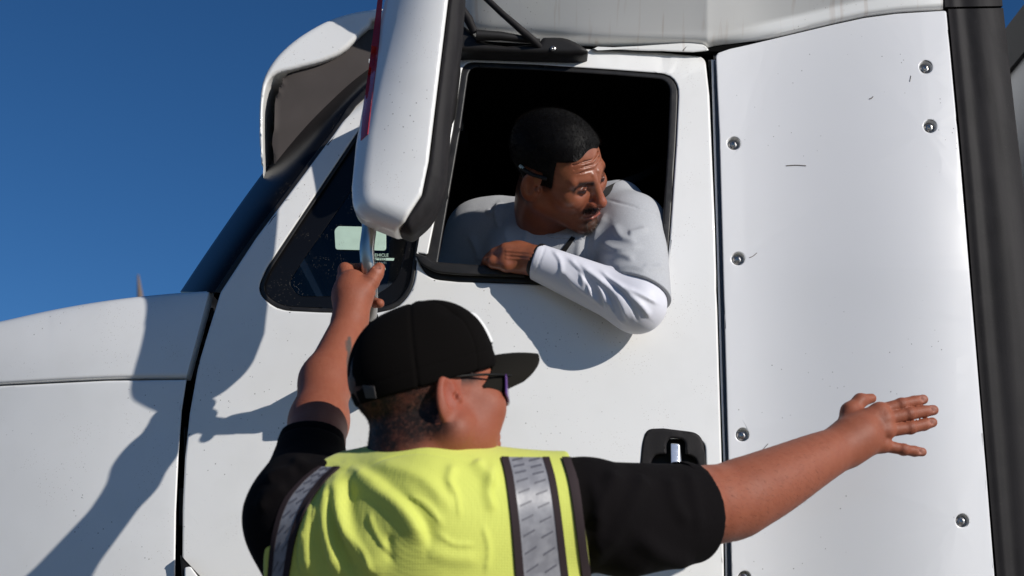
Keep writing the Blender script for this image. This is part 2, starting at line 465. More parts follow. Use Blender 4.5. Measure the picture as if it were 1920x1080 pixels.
M['trim'] = mat('black_plastic_trim', (.011, .0098, .0106), .65, spec=.2, var=[(18, (.020, .018, .019), .4, .75, .6), (160, (.035, .032, .03), .6, .8, .4)], bump=[('noise', 500, .3, .0007)],
                streak=(1.0, (.026, .0235, .0245), .45, .7, .7, (40, 40, 1.2)))
M['dark'] = mat('dark_plastic', (.012, .011, .011), .55, spec=.3, bump=[('noise', 250, .2, .001)])
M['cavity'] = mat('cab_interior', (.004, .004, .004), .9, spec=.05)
M['metal'] = mat('brushed_steel', (.42, .40, .38), .28, metal=1.0, bump=[('noise', 90, .08, .001)])
M['chrome'] = mat('chrome', (.80, .83, .88), .16, metal=.7, spec=.8)
M['jamb'] = mat('jamb_reflection_tint', (.25, .31, .40), .4, spec=.5)  # blue reflection in the door slot, put into the base colour
M['red'] = mat('red_reflector', (.42, .012, .014), .25, coat=.6, bump=[('cell', 420, .3, .0008)])
M['asphalt'] = mat('asphalt', (.17, .155, .14), .9, var=[(.35, (.10, .095, .09), .4, .7, .8), (60, (.24, .22, .2), .5, .8, .5)], bump=[('noise', 120, .4, .01)])
M['glass'] = glass('tinted_glass', (.30, .34, .36), dust=(260, .16))
M['shield'] = glass('windshield_glass', (.42, .52, .56))
M['frit'] = mat('black_frit', (.005, .005, .006), .3, spec=.25, specks=[(260, .15, (.25, .22, .18), .6)])
M['sticker'] = mat('pale_green_sticker', (.50, .66, .55), .5, var=[(30, (.40, .53, .44), .4, .7, .6)], specks=[(330, .17, (.10, .10, .08), .8)])
M['print'] = mat('sticker_print', (.18, .26, .27), .5)
M['printdark'] = mat('sticker_letters', (.02, .03, .03), .5)
# ================================================================ ground
bm = bmesh.new(); box_bm(bm, (-400, -400, -.3), (400, 400, 0))
g = from_bm('ground', bm, M['asphalt']); g['kind'] = 'structure'

# ================================================================ truck
truck = empty('semi_truck', (0.3, 3.9, 0), 'white tractor cab in profile with open driver window and black trim', 'truck')
def Yd(x, y):                      # driver side skin, leaning in above the sill
    t = max(0, (520 - y) / 430); return 2.75 + .06 * t ** 1.6 + .0000001 * (x - 850) ** 2
window_out = rl([(868, 116, 22), (1000, 121), (1150, 131), (1274, 140, 40), (1268, 270), (1256, 450), (1245, 545, 22), (1110, 541), (985, 533), (860, 529), (800, 523, 26), (778, 474, 3), (802, 478, 4), (830, 340), (849, 245)])
window_in = rl([(880, 126, 18), (1010, 132), (1150, 141), (1257, 150, 26), (1252, 270), (1241, 440), (1231, 525, 14), (1110, 512), (985, 502), (900, 498), (821, 494, 5), (842, 370), (864, 240)])
vent_out = rl([(775, 120, 30), (845, 175, 25), (815, 340), (796, 412), (782, 490), (776, 540, 22), (748, 578, 26), (700, 588, 10), (600, 586), (520, 582, 30), (480, 548, 26), (500, 503, 8), (560, 413), (651, 277), (712, 185)])
vent_in = rl([(772, 140, 26), (828, 185, 20), (806, 340), (787, 412), (774, 490), (768, 535, 20), (742, 570, 24), (690, 580, 10), (600, 578), (525, 574, 24), (490, 546, 22), (508, 505, 8), (568, 413), (657, 280), (718, 190)])
# vent glass clear area inside the frit
frit_in = rl([(765, 200, 20), (805, 240, 20), (790, 340), (760, 470, 12), (745, 528, 40), (700, 556, 16), (610, 556), (558, 556, 12), (541, 530, 10), (570, 485), (640, 385), (720, 260)])
door_out = dense(rl([(414, 548, 4), (480, 447), (627, 251), (665, 196), (740, 130), (800, 103, 20), (880, 94), (1000, 92), (1100, 92), (1240, 99), (1322, 107, 14), (1330, 180), (1340, 420), (1348, 700), (1354, 900), (1358, 1120), (1358, 1250), (345, 1250), (342, 1090), (343, 950), (347, 860), (356, 775), (372, 685, 20), (392, 618)]), 30)
def Ydoor(x, y):
    y0 = Yd(x, y)
    # the roof edge of the door turns in
    e = interp(x, [(640, 210), (740, 131), (800, 106), (880, 94), (1100, 92), (1322, 106)])
    if x > 640:
        s = min(max((e + 34 - y) / 34, 0), 1); y0 += .03 * s * s
    # pressed border round the window
    return y0
handle_hole = dense(rl([(1208, 822, 20), (1322, 824, 20), (1325, 950, 15), (1204, 950, 15)]), 12)
door = panel('door', door_out, [window_out, vent_out, handle_hole], Ydoor, .035, M['paint'], truck, step=34, bev=3.5)
# window seal ring (opening itself stays open: the pane is wound down)
panel('window_seal', [(x, y) for x, y in dense(window_out, 20)], [dense(window_in, 20)], lambda x, y: Yd(x, y) + .004, .06, M['rubber'], door, step=60, bev=4)
lip_o = rl([(776, 473, 4), (800, 481, 6), (815, 491, 6), (985, 503), (985, 521), (860, 516), (816, 512, 16), (786, 494, 10)])
panel('sill_moulding', dense(lip_o, 15), [], lambda x, y: Yd(x, y) - .012, .02, M['rubber'], door, step=60, bev=5)
# upright white divider edge, seals of the vent pane
panel('vent_seal', dense(vent_out, 20), [dense(vent_in, 20)], lambda x, y: Yd(x, y) + .002, .03, M['rubber'], door, step=60, bev=3)
panel('vent_frit', dense(vent_in, 20), [dense(frit_in, 20)], lambda x, y: Yd(x, y) + .012, .006, M['frit'], door, step=60, bev=1)
panel('vent_pane', dense(frit_in, 20), [], lambda x, y: Yd(x, y) + .013, .004, M['glass'], door, step=90, bev=1)
st = panel('sticker', dense(rl([(627, 431, 7), (634, 424, 3), (724, 426, 4), (724, 470, 6), (629, 468, 5)]), 20), [], lambda x, y: Yd(x, y) + .0105, .001, M['sticker'], door, step=60, bev=.5, label='blank pale green paper sticker inside the vent pane')
panel('warning_sticker', rl([(678, 482, 1), (740, 484, 1), (738, 489, 1), (678, 487, 1)]), [], lambda x, y: Yd(x, y) + .0106, .001, M['sticker'], door, step=60, bev=.3)
def text(name, s, px, py, size_px, Y, m, parent, al='LEFT'):
    cu = bpy.data.curves.new(name, 'FONT'); cu.body = s; cu.align_x = al; cu.extrude = .0003
    k = Y / FPX / CT; cu.size = size_px * k * 1.4
    o = bpy.data.objects.new(name, cu); COL.objects.link(o)
    dg = bpy.context.evaluated_depsgraph_get(); me = bpy.data.meshes.new_from_object(o.evaluated_get(dg)); bpy.data.objects.remove(o)
    Mx = Matrix.Translation(P(px, py, Y)) @ Matrix.Rotation(math.pi / 2, 4, 'X'); me.transform(Mx)
    ob = link(name, me, m, parent, sharp=30); return ob
text('lettering', 'VEHICLE', 697, 481, 6, Yd(700, 480) + .010, M['sticker'], door)
text('lettering', 'PROTECTED', 681, 488.5, 5.5, Yd(700, 480) + .0098, M['printdark'], door)
text('lettering', 'BY AN ANTI', 690, 495, 4.5, Yd(700, 480) + .010, M['print'], door)
text('lettering', 'THEFT', 702, 500.5, 4.5, Yd(700, 480) + .010, M['sticker'], door)
text('lettering', 'SYSTEM', 702, 506.5, 4.5, Yd(700, 480) + .010, M['sticker'], door)
# door handle
hb = rl([(1204, 828, 26), (1212, 804, 26), (1244, 803), (1316, 812, 22), (1327, 880), (1330, 960, 20), (1200, 962, 20), (1199, 880)])
hole = rl([(1250, 852, 4), (1249, 833, 10), (1256, 821, 6), (1284, 824, 10), (1285, 852, 4), (1304, 858, 18), (1316, 900), (1310, 945, 10), (1216, 945, 10), (1217, 880), (1226, 853, 14)])
panel('handle_bezel', dense(hb, 12), [dense(hole, 10)], lambda x, y: Yd(x, y) - .007 + .00006 * abs(x - 1262), .03, M['trim'], door, step=30, bev=5)
panel('handle_cup', dense(rl([(1196, 815, 10), (1330, 815, 10), (1330, 955), (1196, 955)]), 20), [], lambda x, y: Yd(x, y) + .03, .01, M['dark'], door, bev=2)
panel('handle_lever', dense(rl([(1257, 831, 3), (1275, 832, 3), (1278, 872), (1266, 890, 3), (1258, 878)]), 6), [], lambda x, y: Yd(x, y) + .002 - .00025 * (y - 832) + .0006 * max(0, x - 1271) , .012, M['chrome'], door, step=8, bev=2)

# hood upper part and fender side
top = [(-160, 648), (-60, 616), (0, 603), (100, 581), (200, 564), (300, 552.5), (396, 545.5)]
topS = [tuple(p) for p in spline(top, 5)]
def Yh(x, y):
    yc = interp(x, top); s = min(max((y - yc) / 110.0, 0), 1)
    t = max(0, (396 - x) / 396)
    return 2.772 + .025 * t + .05 * t * t + (.018 + .045 * min(t * 1.3, 1)) * (1 - math.sqrt(max(0, 1 - (1 - s) ** 2))) - .012 * max(0, (y - 800) / 280)
seam = [(352, 708), (200, 710), (0, 720), (-160, 730)]
seamS = [tuple(p) for p in spline(seam[::-1], 8)]
def Yhood(u, v, x, y): return Yh(x, y) + .006 * sstep(.97, 1, u) + .010 * sstep(.993, 1, v)
gridpanel('hood', topS, seamS, Yhood, .03, M['paint'], truck, nu=48, nv=150)
fend_out = dense([(-160, 734), (0, 724), (200, 714), (350, 712), (341, 770), (335, 850), (330, 960), (328, 1100), (328, 1250), (-160, 1250)], 26)
panel('fender', fend_out, [], Yh, .03, M['paint'], truck, step=26, bev=4)
# hood top sheet going across to the far side
bm = bmesh.new(); rows = []
for x, y in topS:
    q = P(x, y + 1.5, Yh(x, y) + .01)
    rows.append([bm.verts.new((q.x, q.y + 2.3 * k / 10, q.z + .10 * math.sin(math.pi * k / 10) * .4 - .004)) for k in range(11)])
for a, b in zip(rows, rows[1:]):
    for k in range(10): bm.faces.new((a[k], b[k], b[k + 1], a[k + 1]))
from_bm('hood_top', bm, M['paint'], truck)
# dark bulkhead behind the shut line, with brackets in it
bm = bmesh.new()
q0 = P(330, 600, 2.86); q1 = P(430, 1250, 2.86)
box_bm(bm, (q0.x, 2.86, q1.z), (q1.x + .1, 2.9, q0.z + .02))
blk = from_bm('cowl_bulkhead', bm, M['cavity'], truck)
for (x, y, w, h) in ((388, 590, 26, 26), (384, 640, 26, 14), (374, 690, 18, 40), (352, 830, 14, 60), (342, 950, 12, 70)):
    panel('cowl_bracket', rl([(x - w / 2, y - h / 2, 3), (x + w / 2, y - h / 2, 3), (x + w / 2, y + h / 2, 3), (x - w / 2, y + h / 2, 3)]), [], 2.83, .02, M['dark'], blk, bev=2)
panel('step_brace', rl([(338, 1040, 3), (380, 1085), (400, 1130), (345, 1130)]), [], 2.74, .02, M['dark'], truck, bev=3)
panel('step_trim', rl([(346, 1064, 4), (358, 1062, 5), (385, 1100), (385, 1130), (346, 1130)]), [], 2.735, .02, M['paint'], truck, bev=3)
# windshield side: black glossy band, then the glass across the cab
sil = [(338, 547), (395, 462), (470, 355), (545, 258), (610, 190), (668, 138), (740, 92), (800, 62)]
pil = [(402, 548), (476, 440), (622, 247), (660, 192), (735, 124), (800, 95)]
def Yw(x, y):
    e = interp(-y, [(-s[1], s[0]) for s in sil]); w = interp(-y, [(-s[1], s[0]) for s in pil])
    t = min(max((w - x) / max(w - e, 1), 0), 1); return Yd(x, y) + .012 + .14 * t * t
gridpanel('windshield_edge', pil, sil, lambda u, v, x, y: Yd(x, y) + .012 + .14 * u * u, .01, M['frit'], truck, nu=16, nv=50)
panel('windshield_gasket', dense([tuple(p) for p in spline(pil, 4)] + [(805, 101), (742, 131), (668, 199), (630, 253), (484, 447), (416, 550)], 25), [], lambda x, y: Yd(x, y) + .006, .03, M['rubber'], truck, step=60, bev=2)
bm = bmesh.new(); rows = []
for x, y in [tuple(p) for p in spline(sil, 3)]:
    q = P(x + 2, y + 2, Yw(x, y) + .003)
    rows.append([bm.verts.new((q.x - .12 * math.sin(math.pi * k / 12) * (1 if True else 0) * .0, q.y + 1.98 * k / 12, q.z)) for k in range(13)])
for a, b in zip(rows, rows[1:]):
    for k in range(12): bm.faces.new((a[k], b[k], b[k + 1], a[k + 1]))
from_bm('windshield', bm, M['shield'], truck)
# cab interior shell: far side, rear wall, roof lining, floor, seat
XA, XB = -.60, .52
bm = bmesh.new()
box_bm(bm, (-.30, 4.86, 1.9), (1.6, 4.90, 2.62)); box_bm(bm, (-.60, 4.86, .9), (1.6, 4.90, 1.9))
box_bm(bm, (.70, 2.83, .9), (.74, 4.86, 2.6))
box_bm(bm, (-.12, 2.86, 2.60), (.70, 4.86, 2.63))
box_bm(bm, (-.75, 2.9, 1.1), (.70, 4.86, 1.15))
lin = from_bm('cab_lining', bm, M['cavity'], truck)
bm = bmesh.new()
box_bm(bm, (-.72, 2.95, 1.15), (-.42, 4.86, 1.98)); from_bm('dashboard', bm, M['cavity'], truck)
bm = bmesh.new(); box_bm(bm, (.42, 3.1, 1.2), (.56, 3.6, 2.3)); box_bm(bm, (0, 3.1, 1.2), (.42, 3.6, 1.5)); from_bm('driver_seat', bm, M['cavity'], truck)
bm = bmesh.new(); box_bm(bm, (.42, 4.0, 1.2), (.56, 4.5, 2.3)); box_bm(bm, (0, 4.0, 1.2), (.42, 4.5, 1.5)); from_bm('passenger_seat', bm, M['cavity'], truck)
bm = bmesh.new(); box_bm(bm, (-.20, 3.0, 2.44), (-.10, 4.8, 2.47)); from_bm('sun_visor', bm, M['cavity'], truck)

# jamb between door and sleeper panel
def jline(dx): return [(1331 + dx, 112), (1340 + dx, 420), (1348 + dx, 700), (1355 + dx, 900), (1359 + dx, 1250)]
def jpoly(a, b): return dense(jline(a) + jline(b)[::-1], 40)
panel('door_seal', jpoly(-3, 6), [], lambda x, y: Yd(x, y) + .045, .02, M['rubber'], truck, step=80, bev=1)
panel('jamb_edge', jpoly(2.5, 6.5), [], lambda x, y: Yd(x, y) + .012, .03, M['paint'], truck, step=80, bev=1)
panel('jamb', jpoly(5, 26), [], lambda x, y: Yd(x, y) + .03, .03, M['jamb'], truck, step=80, bev=1)

# sleeper side panel with recessed fasteners
def Ys(x, y):
    u = (x - 1345 - .03 * y) / 430.0
    return Yd(x, y) - .006 - .088 * sstep(.06, 1.02, u)
riv = [(1736, 126), (1744, 237), (1376, 269), (1384, 485), (1392, 815), (1804, 976), (1396, 1083)]
def circ(x, y, r, n=20): return [(x + r * math.cos(2 * math.pi * k / n), y + r * math.sin(2 * math.pi * k / n)) for k in range(n)]
side_out = dense(rl([(1342, 101, 8), (1368, 92), (1400, 85), (1480, 66), (1560, 47), (1620, 34), (1680, 26), (1774, 20, 5), (1800, 300), (1830, 660), (1850, 900), (1866, 1100), (1878, 1250), (1376, 1250), (1372, 1080), (1364, 800), (1356, 500), (1349, 250)]), 30)
side = panel('sleeper_panel', side_out, [circ(x, y, 12.5) for x, y in riv], Ys, .02, M['panel'], truck, step=28, bev=2.2)
for i, (x, y) in enumerate(riv):
    c = P(x, y, Ys(x, y)); k = 1.07e-3
    tilt = Matrix.Rotation(random.Random(i).uniform(-.12, .12), 4, 'Z') @ Matrix.Rotation(random.Random(i + 9).uniform(-.1, .1), 4, 'X')
    Mx = Matrix.Translation(c) @ Matrix.Rotation(math.pi / 2, 4, 'X')
    bm = bmesh.new(); lathe_bm(bm, [(14.2 * k, -.003), (13.2 * k, -.001), (12.0 * k, -.004), (11.0 * k, -.016), (0.1 * k, -.017)], Mx, 24); cup = from_bm('fastener_cup', bm, M['paint'], side)
    bm = bmesh.new(); lathe_bm(bm, [(9.5 * k, -.0165), (9 * k, -.012), (7 * k, -.011), (6.4 * k, -.007), (4.6 * k, -.0065), (4.3 * k, -.001), (2.2 * k, -.0005), (2.0 * k, -.004), (.1 * k, -.0042)], Mx @ tilt, 20); from_bm('fastener', bm, M['metal'], side)
M['scratch'] = mat('bare_scratch', (.14, .12, .10), .7)
for l, w in (([(1474, 310.5), (1492, 309.5), (1511, 310.5)], 1.3), ([(1630, 185), (1634, 184), (1637, 180.5)], 1.4), ([(1706, 152), (1708, 142)], 1.8), ([(1405, 483), (1412, 480), (1419, 474)], 1.0), ([(1424, 850), (1440, 832)], .8)):
    gridpanel('scratch', [(x, y - w * .5) for x, y in l], [(x + .6, y + w * .5) for x, y in l], lambda u, v, x, y: Ys(x, y) - .0012, .001, M['scratch'], side, nu=1, nv=6)
# black extender strip behind it
def Yx(x, y):
    u = (x - 1778 - .085 * y) / 105.0; return Yd(x, y) - .085 + .012 * math.cos(u * 9.0) * (1 if .1 < u < .6 else .3) + .10 * max(0, u - .62) ** 1.5 * 2
def Yx2(u, v, x, y):
    return Yd(x, y) - .060 - .006 * math.exp(-((u - .16) / .09) ** 2) - .012 * sstep(.2, .6, u) + .03 * max(0, u - .7) ** 2 * 8
gridpanel('side_extender', [(1778, 17), (1808, 340), (1832, 640), (1858, 950), (1884, 1250)], [(1881, 15), (1906, 240), (1924, 390), (1950, 660), (1990, 1250)], Yx2, .05, M['trim'], truck)
gridpanel('roof_extender', [(1768, -160), (1769, -70), (1772, 13)], [(1868, -160), (1873, -70), (1880, 11)], Yx2, .05, M['trim'], truck)
panel('extender_backing', dense(rl([(1768, -20), (1790, -20), (1890, 1250), (1862, 1250)]), 40), [], lambda x, y: Yd(x, y) - .02, .02, M['cavity'], truck, bev=1)

# roof fairing: flares outwards above the door
edge = [(790, 66), (860, 78), (1000, 86), (1105, 91.5), (1200, 95), (1300, 98), (1326, 99), (1340, 95), (1400, 81.5), (1480, 62.5), (1560, 43.5), (1620, 30.5), (1680, 22.5), (1768, 16.5)]
def Yr(x, y):
    e = interp(x, edge); h = max(0, e - y)
    over = .00075 * min(h, 200)
    r = sstep(1330, 1560, x)
    roll = .035 * (1 - r) * math.exp(-(h / 16.0) ** 2)
    base = Yd(min(x, 1700), max(y, 60)) + .012 + roll - over + .00025 * max(0, 900 - x)
    r2 = sstep(1290, 1480, x); tgt = Ys(x, max(y, e)) + .002 - .0008 * max(0, min(h, 200) - 30)
    return base + (tgt - base) * r2
eS = [tuple(p) for p in spline(edge, 3)]
gridpanel('roof_fairing', eS, [(x, -160) for x, y in eS], lambda u, v, x, y: Yr(x, y) + .012 * math.exp(-((interp(x, edge) - y) / 4.0) ** 2), .03, M['fairing'], truck, nu=44, nv=70)
bm = bmesh.new()   # body of the roof fairing across the cab, above the frame
q = P(1766, 0, 2.8); prof = [(-.20, 2.66), (-.14, 2.78), (.1, 3.15), (.5, 3.55), (q.x, 3.85), (q.x, 2.66)]
a = [bm.verts.new((x, 2.95, z)) for x, z in prof]; b = [bm.verts.new((x, 4.9, z)) for x, z in prof]
bm.faces.new(a); bm.faces.new(b[::-1])
for i in range(len(a)): bm.faces.new((a[i], b[i], b[(i + 1) % len(a)], a[(i + 1) % len(a)]))
from_bm('roof_cap', bm, M['fairing'], truck)
bm = bmesh.new(); q = P(1340, 500, 2.85); q2 = P(1860, 900, 2.85)
box_bm(bm, (.78, 2.86, .9), (1.02, 4.9, 2.66)); from_bm('sleeper_body', bm, M['cavity'], truck)
be = [(1338, 98), (1400, 82), (1480, 63), (1560, 44), (1620, 31), (1680, 23), (1768, 17)]
gridpanel('seam_backing', [(x, y - 26) for x, y in be], [(x, y + 22) for x, y in be], lambda u, v, x, y: Ys(x, max(y, 20)) + .045, .01, M['rubber'], truck, nu=2, nv=20)
# underside lip in the notch by the door corner
panel('fairing_lip', dense(rl([(1110, 91), (1200, 86), (1290, 80, 20), (1322, 84, 10), (1330, 95, 3), (1300, 98), (1200, 95)]), 20), [], lambda x, y: Yd(x, y) + .004, .05, M['fairing'], truck, bev=4)

# mast foot and rods on the roof edge
def sdf_poly(pts):
    A = np.array(pts, np.float32); B_ = np.roll(A, -1, 0)
    def f(x, y):
        d = np.full(len(x), 1e9, np.float32); s = np.ones(len(x), np.float32)
        for a, b in zip(A, B_):
            e = b - a; wx = x - a[0]; wy = y - a[1]; t = np.clip((wx * e[0] + wy * e[1]) / (e @ e), 0, 1)
            d = np.minimum(d, (wx - e[0] * t) ** 2 + (wy - e[1] * t) ** 2)
            c1 = y >= a[1]; c2 = y < b[1]; c3 = (e[0] * wy) > (e[1] * wx)
            s = np.where((c1 & c2 & c3) | (~c1 & ~c2 & ~c3), -s, s)
        return s * np.sqrt(d)
    return f
def extr(pts, Y0, Y1, r, Yref=None):
    """rounded slab with a pixel outline, from depth Y0 to Y1, edge radius r"""
    Yr_ = Yref or Y0; W = [P(x, y, Yr_) for x, y in pts]; f2 = sdf_poly([(w.x, w.z) for w in W]); yc = (Y0 + Y1) / 2; hy = (Y1 - Y0) / 2
    def f(Q):
        d = f2(Q[:, 0], Q[:, 2]) + r; e = np.abs(Q[:, 1] - yc) - hy + r
        return np.sqrt(np.maximum(d, 0) ** 2 + np.maximum(e, 0) ** 2) + np.minimum(np.maximum(d, e), 0) - r
    xs = [w.x for w in W]; zs = [w.z for w in W]
    return f, (min(xs) - .02, Y0 - .02, min(zs) - .02), (max(xs) + .02, Y1 + .02, max(zs) + .02)
foot = rl([(800, 60, 10), (850, 30, 10), (878, 52), (905, 78, 30), (950, 84), (1008, 80), (1018, 67, 4), (1060, 67, 20), (1088, 80, 12), (1107, 95, 8), (1092, 100, 8), (1060, 101), (1000, 100), (800, 92)])
f, lo, hi = extr(foot, 2.765, 2.84, .012)
mast, V_, F_ = sculpt('mast_foot', f, lo, hi, .0035, M['dark'], truck)
tube('rod', [P(900, -14, 2.75), P(940, 24, 2.75), P(1000, 76, 2.755), P(1012, 88, 2.77)], [.0068, .0068, .0085, .007], M['trim'], mast)
tube('rod', [P(860, 10, 2.75), P(878, 36, 2.75), P(890, 62, 2.765)], [.010, .010, .008], M['trim'], mast)
tube('cable_sleeve', [P(893, 66, 2.755), P(940, 68, 2.76), P(1012, 78, 2.77)], [.012, .010, .006], M['dark'], mast)
bm = bmesh.new(); lathe_bm(bm, [(.006, 0), (.0055, .004), (.003, .005), (.001, .003)], Matrix.Translation(P(1037, 92, 2.766)) @ Matrix.Rotation(math.pi / 2, 4, 'X'), 12); from_bm('screw', bm, M['metal'], mast)

# near mirror
MY0, MY1 = 2.38, 2.49
mo = rl([(722, -160), (700, 20), (676, 130), (658, 240), (652, 330), (655, 372, 20), (672, 397, 20), (700, 408), (735, 423), (770, 437, 12), (815, 398, 26), (838, 330), (846, 225), (868, 60), (884, -160)])
fm0, lo, hi = extr(mo, MY0, MY1, .04); hi = (hi[0], hi[1] + .16, hi[2])
zt, zb = P(760, 0, MY0).z, P(740, 400, MY0).z
def fm(Q):        # the outer skin sweeps back towards the front of the truck, more so higher up
    v = np.clip((Q[:, 2] - zb) / (zt - zb), 0, 1.4); xr = P(835, 0, MY0).x - .05 * (1 - v); t = np.clip((xr - Q[:, 0]) / .17, 0, 1.2)
    q = Q.copy(); q[:, 1] -= (.035 + .10 * v) * t * t; return fm0(q) * .8
cA = P(843, -30, MY0); cB = P(803, 300, MY0); cC = P(790, 363, MY0); cD = P(758, 412, MY0)
def cutline(Q):   # >0 on the rear (glass) side of the housing
    X = np.interp(Q[:, 2], [cD.z - .02, cD.z, cC.z, cB.z, cA.z, cA.z + .2], [cD.x - .03, cD.x, cC.x, cB.x, cA.x, cA.x + .03]); return Q[:, 0] - X
def dome(Q):      # the outer skin is crowned front to back
    return fm(Q)
mirror = None
mir_sh, V_, F_ = sculpt('mirror_housing', lambda Q: smax(fm(Q), cutline(Q), .004), lo, hi, .004, M['paint'], truck, newton=2)
sculpt('mirror_rim', lambda Q: smax(fm(Q) + .003, -cutline(Q) + .002, .006), lo, hi, .004, M['trim'], mir_sh, newton=2)
wedge = rl([(700, 404), (722, 401, 4), (764, 410, 3), (800, 408), (766, 434, 4), (735, 424)])
panel('mirror_base_plate', dense(wedge, 12), [], 2.43, .05, M['trim'], mir_sh, bev=2)
red = dense(rl([(716, -160), (726, -160), (706, 30), (676, 262, 6), (661, 274, 2), (668, 200), (684, 100), (701, 0)]), 20)
tm = bvh(V_, F_)
strip('red_reflector', tm, [(709, -8), (695, 100), (682, 200), (677, 264)], [(718, -8), (709, 100), (697, 195), (690, 252)], .0012, .003, M['red'], mir_sh, nu=3, nv=24)
# lower tube that the hand holds, and its foot on the door
TUBE = [(692, 396, 2.47), (692, 430, 2.47), (688, 465, 2.47), (690, 500, 2.475), (694, 540, 2.49), (694, 580, 2.52), (690, 615, 2.56), (684, 645, 2.60)]
tp = [P(*q) for q in spline(TUBE, 5)]
tube('mirror_arm', tp, [.0135] * len(tp), M['metal'], mir_sh, seg=20)
ftp = [P(*q) for q in spline([(693, 592, 2.535), (687, 622, 2.57), (682, 645, 2.60)], 4)]
tube('arm_collar', ftp, [.016, .017, .0175, .0175, .0185, .02, .021, .0225, .023], M['dark'], mir_sh, seg=20)
f, lo, hi = extr(rl([(640, 650, 10), (685, 628, 10), (735, 628, 10), (745, 700, 16), (700, 716, 8), (640, 716, 8)]), 2.62, 2.755, .02)
sculpt('arm_bracket', f, lo, hi, .004, M['dark'], mir_sh)
# upper arm to the roof edge, behind the head
f, lo, hi = extr(rl([(815, 70, 10), (862, 92, 10), (850, 190, 8), (838, 215, 8), (822, 200)]), 2.56, 2.66, .012)
sculpt('upper_arm_cover', f, lo, hi, .004, M['dark'], mir_sh)

# sun visor over the windshield: a moulded shell across the cab, its near end wall and dark underside in view
fo = [tuple(p) for p in spline([(491, 342), (484.5, 250), (488, 165), (508, 117), (548, 76), (602, 42), (650, 24), (700, 15), (790, 8)], 5)] + [(800, 60), (800, 200), (560, 345)]
fi = [tuple(p) for p in spline([(496, 400), (491.5, 250), (494, 180), (509, 142), (556, 127), (606, 113), (645, 93), (688, 52), (730, 32), (1000, 30)], 5)] + [(1000, 400)]
VY0, VY1 = 2.88, 4.80
ff, lo, hi = extr(fo, VY0, VY1, .012)
W = [P(x, y, VY0) for x, y in fi]; f2 = sdf_poly([(w.x, w.z) for w in W])
wo = [P(x, y, VY0) for x, y in [(514, 400), (512, 250), (513, 185), (530, 140), (580, 95), (640, 62), (700, 48), (1000, 45), (1000, 400)]]; f3 = sdf_poly([(w.x, w.z) for w in wo])
def visor_f(Q):
    d = smax(ff(Q), -f2(Q[:, 0], Q[:, 2]), .008)
    return smax(d, -np.maximum(f3(Q[:, 0], Q[:, 2]), VY0 + .02 - Q[:, 1]), .004)
vis, V_, F_ = sculpt('sun_visor_shell', visor_f, lo, hi, .005, M['paint'], truck, newton=2, label='white visor over the windshield with dark shaded underside')
def lining_f(Q):
    cd = np.maximum(f3(Q[:, 0], Q[:, 2]), VY0 + .02 - Q[:, 1]); return np.maximum(np.maximum(cd - .002, -(cd + .014)), ff(Q) + .004)
M['lining'] = mat('grey_visor_lining', (.075, .064, .060), .8, spec=.2, var=[(9, (.05, .043, .04), .4, .7, .6)])
sculpt('visor_lining', lining_f, lo, hi, .007, M['lining'], vis, newton=1)
panel('visor_bracket', dense(rl([(575, 150, 10), (600, 105, 14), (634, 96, 8), (640, 128, 8), (600, 150, 8)]), 10), [], VY0 + .05, .10, M['paint'], vis, bev=4)
tube('visor_arm', [P(612, 122, VY0 + .08), P(640, 112, VY0 + .06), P(668, 112, VY0 + .05), P(720, 128, VY0 + .03)], [.024, .024, .021, .022], M['paint'], vis, seg=18)

# lower cab, wheel and chassis under the frame line
bm = bmesh.new(); box_bm(bm, (-.68, 2.80, .55), (1.45, 4.9, 1.2)); from_bm('cab_base', bm, M['paint'], truck)
bm = bmesh.new(); box_bm(bm, (-2.2, 3.0, .6), (-.70, 4.7, 1.25)); from_bm('engine_bay', bm, M['cavity'], truck)
for x in (-1.25,):
    for y in (2.95, 4.6):
        bm = bmesh.new(); Mx = Matrix.Translation((x, y, .5)) @ Matrix.Rotation(math.pi / 2, 4, 'X')
        lathe_bm(bm, [(.0, -.12), (.30, -.14), (.47, -.14), (.5, -.10), (.5, .10), (.47, .14), (.31, .14), (.29, .09), (.12, .06), (.1, .12), (.001, .12)], Mx, 40, False); w = from_bm('wheel', bm, M['rubber'], truck)
bm = bmesh.new(); box_bm(bm, (1.3, 3.2, .6), (4.5, 4.4, .9)); from_bm('chassis', bm, M['dark'], truck)
for x in (2.6, 3.9):
    for y in (3.0, 4.6):
        bm = bmesh.new(); Mx = Matrix.Translation((x, y, .5)) @ Matrix.Rotation(math.pi / 2, 4, 'X')
        lathe_bm(bm, [(.0, -.2), (.30, -.2), (.47, -.2), (.5, -.16), (.5, .16), (.47, .2), (.31, .2), (.29, .09), (.001, .09)], Mx, 40, False); from_bm('wheel', bm, M['rubber'], truck)

